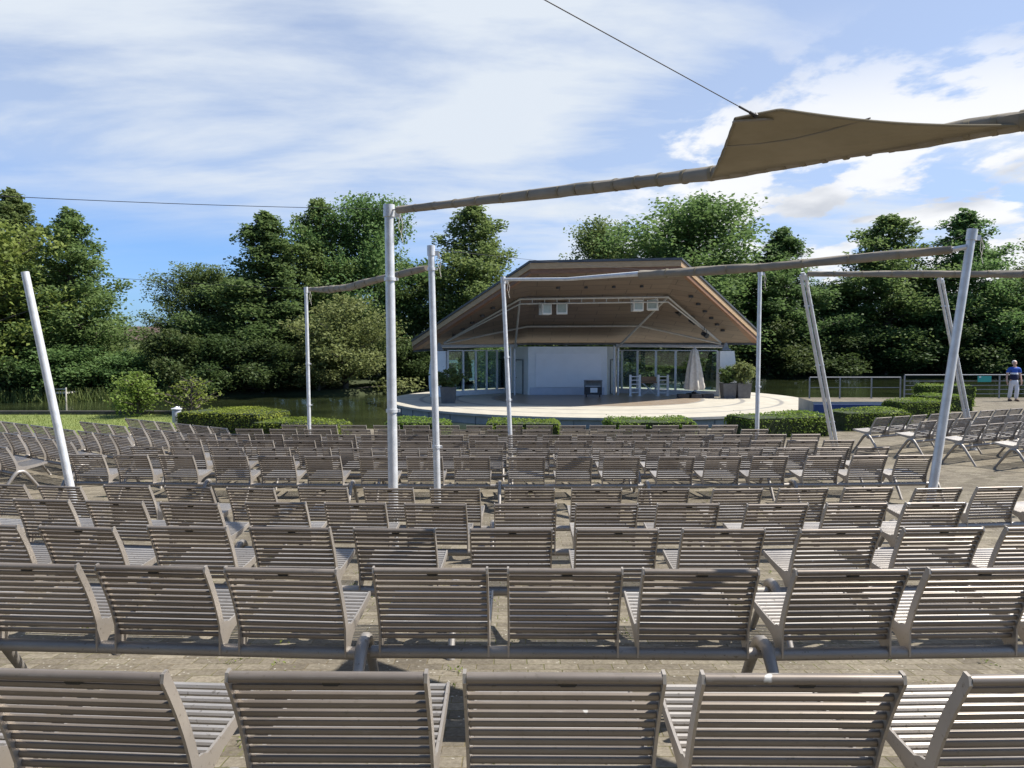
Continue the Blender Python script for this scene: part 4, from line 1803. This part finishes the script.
T = [
    ('yellow', -22, 222, 62, 47, 'leafy_tree', 'yellow-green tree cut off by the left picture edge'),
    ('alderB', 18, 189, 52, 53, 'alder_tree', 'tall feathery tree behind the yellow-green tree at left'),
    ('alderA', 74, 207, 52, 50, 'alder_tree', 'pointed alder standing free against blue sky, behind the bare leaning mast'),
    ('roundA', 198, 264, 40, 58, 'round_tree', 'lower round dark tree right of the blue sky gap'),
    ('alderB', 268, 211, 56, 56, 'alder_tree', 'dark broad conifer-shaped tree left of the slim far mast'),
    ('alderC', 322, 197, 48, 60, 'alder_tree', 'pointed tree with its top above the sagging short sail roll'),
    ('roundB', 364, 196, 50, 62, 'round_tree', 'tall round-topped tree just left of the central mast head'),
    ('roundA', 235, 275, 40, 62, 'round_tree', 'dark tree filling between round dark tree and broad conical tree'),
    ('roundA', 410, 262, 44, 66, 'round_tree', 'dark tree between the two central masts'),
    ('alderC', 471, 203, 58, 66, 'alder_tree', 'tall dense tree directly left of the pavilion roof'),
    ('roundB', 606, 222, 42, 84, 'round_tree', 'small round treetop behind the pavilion ridge'),
    ('roundB', 688, 198, 72, 78, 'round_tree', 'broad tree with high crown behind right half of pavilion roof'),
    ('alderB', 780, 227, 46, 82, 'alder_tree', 'dark pointed tree above the slim upright mast'),
    ('roundA', 832, 282, 42, 88, 'round_tree', 'low dark tree behind the leaning twin-tube mast by the stage'),
    ('alderC', 888, 213, 62, 86, 'alder_tree', 'tall pointed tree over the two-bar railing'),
    ('alderA', 962, 209, 50, 84, 'alder_tree', 'ragged dark tree behind the top of the thick leaning mast'),
    ('roundB', 1012, 280, 50, 83, 'round_tree', 'lighter round tree behind the walking person'),
    ('roundA', 925, 300, 46, 90, 'round_tree', 'low dark tree between tall pointed tree and ragged dark tree'),
    ('roundA', 740, 262, 48, 88, 'round_tree', 'dark tree behind the right tip of the pavilion roof'),
    ('roundA', 545, 300, 50, 74, 'round_tree', 'dark tree seen through the gap behind the stage wall'),
    ('roundA', 1075, 235, 60, 86, 'round_tree', 'tree mostly outside the right picture edge'),
    ('alderB', -75, 215, 60, 50, 'alder_tree', 'tree outside the left picture edge'),
]
for (k, u, v, hw, D, nm, lab) in T:
    plant(k, u, v, hw, D, nm, lab)
# unseen trees added behind the camera to block low sky light on the backrests
for i, (x, y, hh, k) in enumerate(((-16, -17, 13, 'roundA'), (-8.5, -20, 15, 'roundB'), (0, -18, 14, 'alderC'), (8, -21, 15, 'roundB'), (16, -24, 13, 'roundA'), (-24, -13, 13, 'alderC'))):
    (tr_, cr_), H0, r0 = TM[k]
    root = empty('round_tree' if 'round' in k else 'alder_tree', (x, y, gz(-8) - .1), i * 1.1, 'unseen tree added behind the seating area to block sky light', 'tree', 'added trees behind the seats')
    root.scale = (1.05, 1.05, hh / H0)
    link('trunk', tr_, root)
    link('crown', cr_, root)
S_ = [
    ('willow', 345, 296, 62, 51.5, 'willow_bush', 'large pale olive willow bush hanging over the pond'),
    ('willow', 318, 335, 40, 50.5, 'willow_bush', 'smaller olive bush at left foot of the large willow bush'),
    ('shrubB', 125, 352, 36, 49, 'bank_shrub', 'leafy shrub below the pointed alder, left of the dark gap'),
    ('shrubB', 60, 345, 50, 47.5, 'bank_shrub', 'bright shrub under the pointed alder at the water'),
    ('shrubA', 165, 330, 40, 56, 'bank_shrub', 'dark shrub below the lower round dark tree'),
    ('shrubA', 215, 335, 46, 54, 'bank_shrub', 'dark shrub at the water left of the broad dark tree'),
    ('shrubA', 262, 340, 46, 54, 'bank_shrub', 'dark shrub under the broad dark tree'),
    ('shrubA', 405, 340, 40, 56, 'bank_shrub', 'dark shrub right of the willow bush behind the central mast'),
    ('shrubA', 450, 330, 46, 66, 'bank_shrub', 'dark shrub behind the left glass wall'),
    ('shrubB', 495, 345, 40, 62, 'bank_shrub', 'light green shrub seen through the left glass wall'),
    ('shrubA', 640, 335, 50, 72, 'bank_shrub', 'dark shrub behind the right glass wall'),
    ('shrubB', 705, 330, 44, 74, 'bank_shrub', 'shrub seen through the last right glass pane'),
    ('shrubA', 770, 320, 48, 82, 'bank_shrub', 'dark shrub behind the slim upright mast'),
    ('shrubA', 830, 335, 48, 84, 'bank_shrub', 'dark shrub at the far water left of the two-bar railing'),
    ('shrubA', 885, 330, 50, 84, 'bank_shrub', 'dark shrub above the middle of the two-bar railing'),
    ('shrubA', 945, 325, 52, 83, 'bank_shrub', 'dark shrub behind the thick leaning mast foot of trees'),
    ('shrubA', 1000, 330, 50, 83, 'bank_shrub', 'dark shrub right behind the walking person'),
    ('shrubA', 0, 330, 50, 49, 'bank_shrub', 'shrub at the water by the left picture edge'),
]
for (k, u, v, hw, D, nm, lab) in S_:
    plant(k, u, v, hw, D, nm, lab, 'shrub', 'shrubs on the far bank')
# shrubs on the near lawn edge
plant('willow', 137, 378, 36, 24.4, 'lawn_shrub', 'yellow-green rounded shrub on the lawn edge before the pond', 'shrub', 'shrubs on the lawn', zb=-.05).children[1].data = TM['yellow'][0][1].copy() if False else TM['willow'][0][1]
tr_, cr_ = tree_mesh(31, 'bush', 1.55, .98, .08, 2600, .09, .27, 'freshleaf')
for o in [o for o in bpy.data.objects if o.name.startswith('lawn_shrub')]:
    o.scale = (1, 1, 1)
    o.children[0].data = tr_
    o.children[1].data = cr_
    sh = o
tr2, cr2 = tree_mesh(33, 'bush', 1.45, 1.0, .1, 520, .10, .18, 'freshleaf')
root = empty('lawn_shrub', ((190 - 512) / F * 24.7, 24.7, -.05), 1.0, 'thin twiggy yellowish shrub behind the litter bin', 'shrub', 'shrubs on the lawn')
link('trunk', tr2, root)
link('crown', cr2, root)

# far wood closing the view behind the single trees
rg = np.random.default_rng(77)
pts = []
for i in range(150):
    x = -150 + 300 * i / 150
    D = shore(x) + 26 + rg.uniform(-3, 6)
    h = rg.uniform(5.0, 7.5) * (.8 if -46 < x < -26 else 1.0) - (2.2 if -46 < x < -24 else 0)
    k = 260
    c = np.stack([x + rg.normal(0, 1.5, k), D + rg.normal(0, 1.5, k), -.4 + rg.uniform(0, 1, k) * h], 1)
    pts.append(c)
pts = np.concatenate(pts)
tag(link('far_wood', quads_mesh('far_wood', leaf_quads(rg, pts, .6, .3), M['darkleaf'])), 'dark far wood closing the view behind the trees', 'wood', kind='stuff')

# reeds at the left bank
rg = np.random.default_rng(78)
n = 1500
rx = rg.uniform(-33, -21, n)
ry = np.array([shore(x) for x in rx]) - rg.uniform(.2, 1.6, n)
h = rg.uniform(.35, 1.0, n)
an = rg.uniform(0, 3.14, n)
ln_ = rg.normal(0, .22, (n, 2))
q = np.zeros((n, 4, 3))
wd = .035
q[:, 0] = np.stack([rx - np.cos(an) * wd, ry - np.sin(an) * wd, np.full(n, -1.1)], 1)
q[:, 1] = np.stack([rx + np.cos(an) * wd, ry + np.sin(an) * wd, np.full(n, -1.1)], 1)
q[:, 2] = np.stack([rx + ln_[:, 0] + .01, ry + ln_[:, 1], -1.1 + h], 1)
q[:, 3] = np.stack([rx + ln_[:, 0] - .01, ry + ln_[:, 1], -1.1 + h], 1)
tag(link('reeds', quads_mesh('reeds', q, M['reedleaf'])), 'green reeds standing in the water at the left bank', 'reeds', kind='stuff')

# house far behind the trees
p = P(132, 331, 82)
root = empty('distant_house', (p.x, 82, -.4), R(8), 'low house with brown roof glimpsed between the left trees', 'house')
m = MB(); m.box((0, 0, 1.75), (8, 7, 3.5)); m.build('wall', M['white'], root)
m = MB(); m.prism([(-4.1, 3.5), (4.1, 3.5), (0, 5.1)], 'x', -4.3, 4.3); m.build('roof', M['rust'], root)
m = MB(); m.box((2.5, .8, 4.9), (.6, .6, 1.2)); m.build('chimney', M['rust'], root.children[1])
for xx in (-2.6, 0, 2.6):
    m = MB(); m.box((xx, -3.51, 1.7), (1.2, .06, 1.2)); m.build('window', M['glass'], root)

# small white landing stage under the pointed alder
p = P(66, 392, 45.6)
root = empty('landing_stage', (p.x, 45.0, -1.05), 0, 'small weathered white landing stage at the left bank', 'landing stage')
m = MB(); m.box((0, .3, .55), (1.0, 1.2, .1)); m.build('deck', M['canvas'], root)
for sx in (-.55, .55):
    m = MB(); m.tube([(sx, -.3, -.5), (sx, -.3, .9)], .05, 8); m.build('post', M['canvas'], root)
m = MB(); m.box((0, -.3, .80), (1.2, .05, .06)); m.build('rail', M['canvas'], root)

# weeds in the paving joints
rg = np.random.default_rng(91)
k = 420
wy = rg.uniform(1.5, 13, k)
wx = rg.uniform(-1, 1, k) * (wy * .75 + .6)
c = np.repeat(np.stack([wx, wy, np.array([gz(y) for y in wy]) + .006], 1), 9, axis=0)
c += rg.normal(0, 1, c.shape) * np.array([.022, .022, .0]) + np.array([0, 0, 1]) * np.abs(rg.normal(0, .010, (len(c), 1)))
tag(link('joint_weeds', quads_mesh('joint_weeds', leaf_quads(rg, c, .015, .4), M['grassblade'])), 'small weeds growing in the paving joints', 'weeds', kind='stuff')
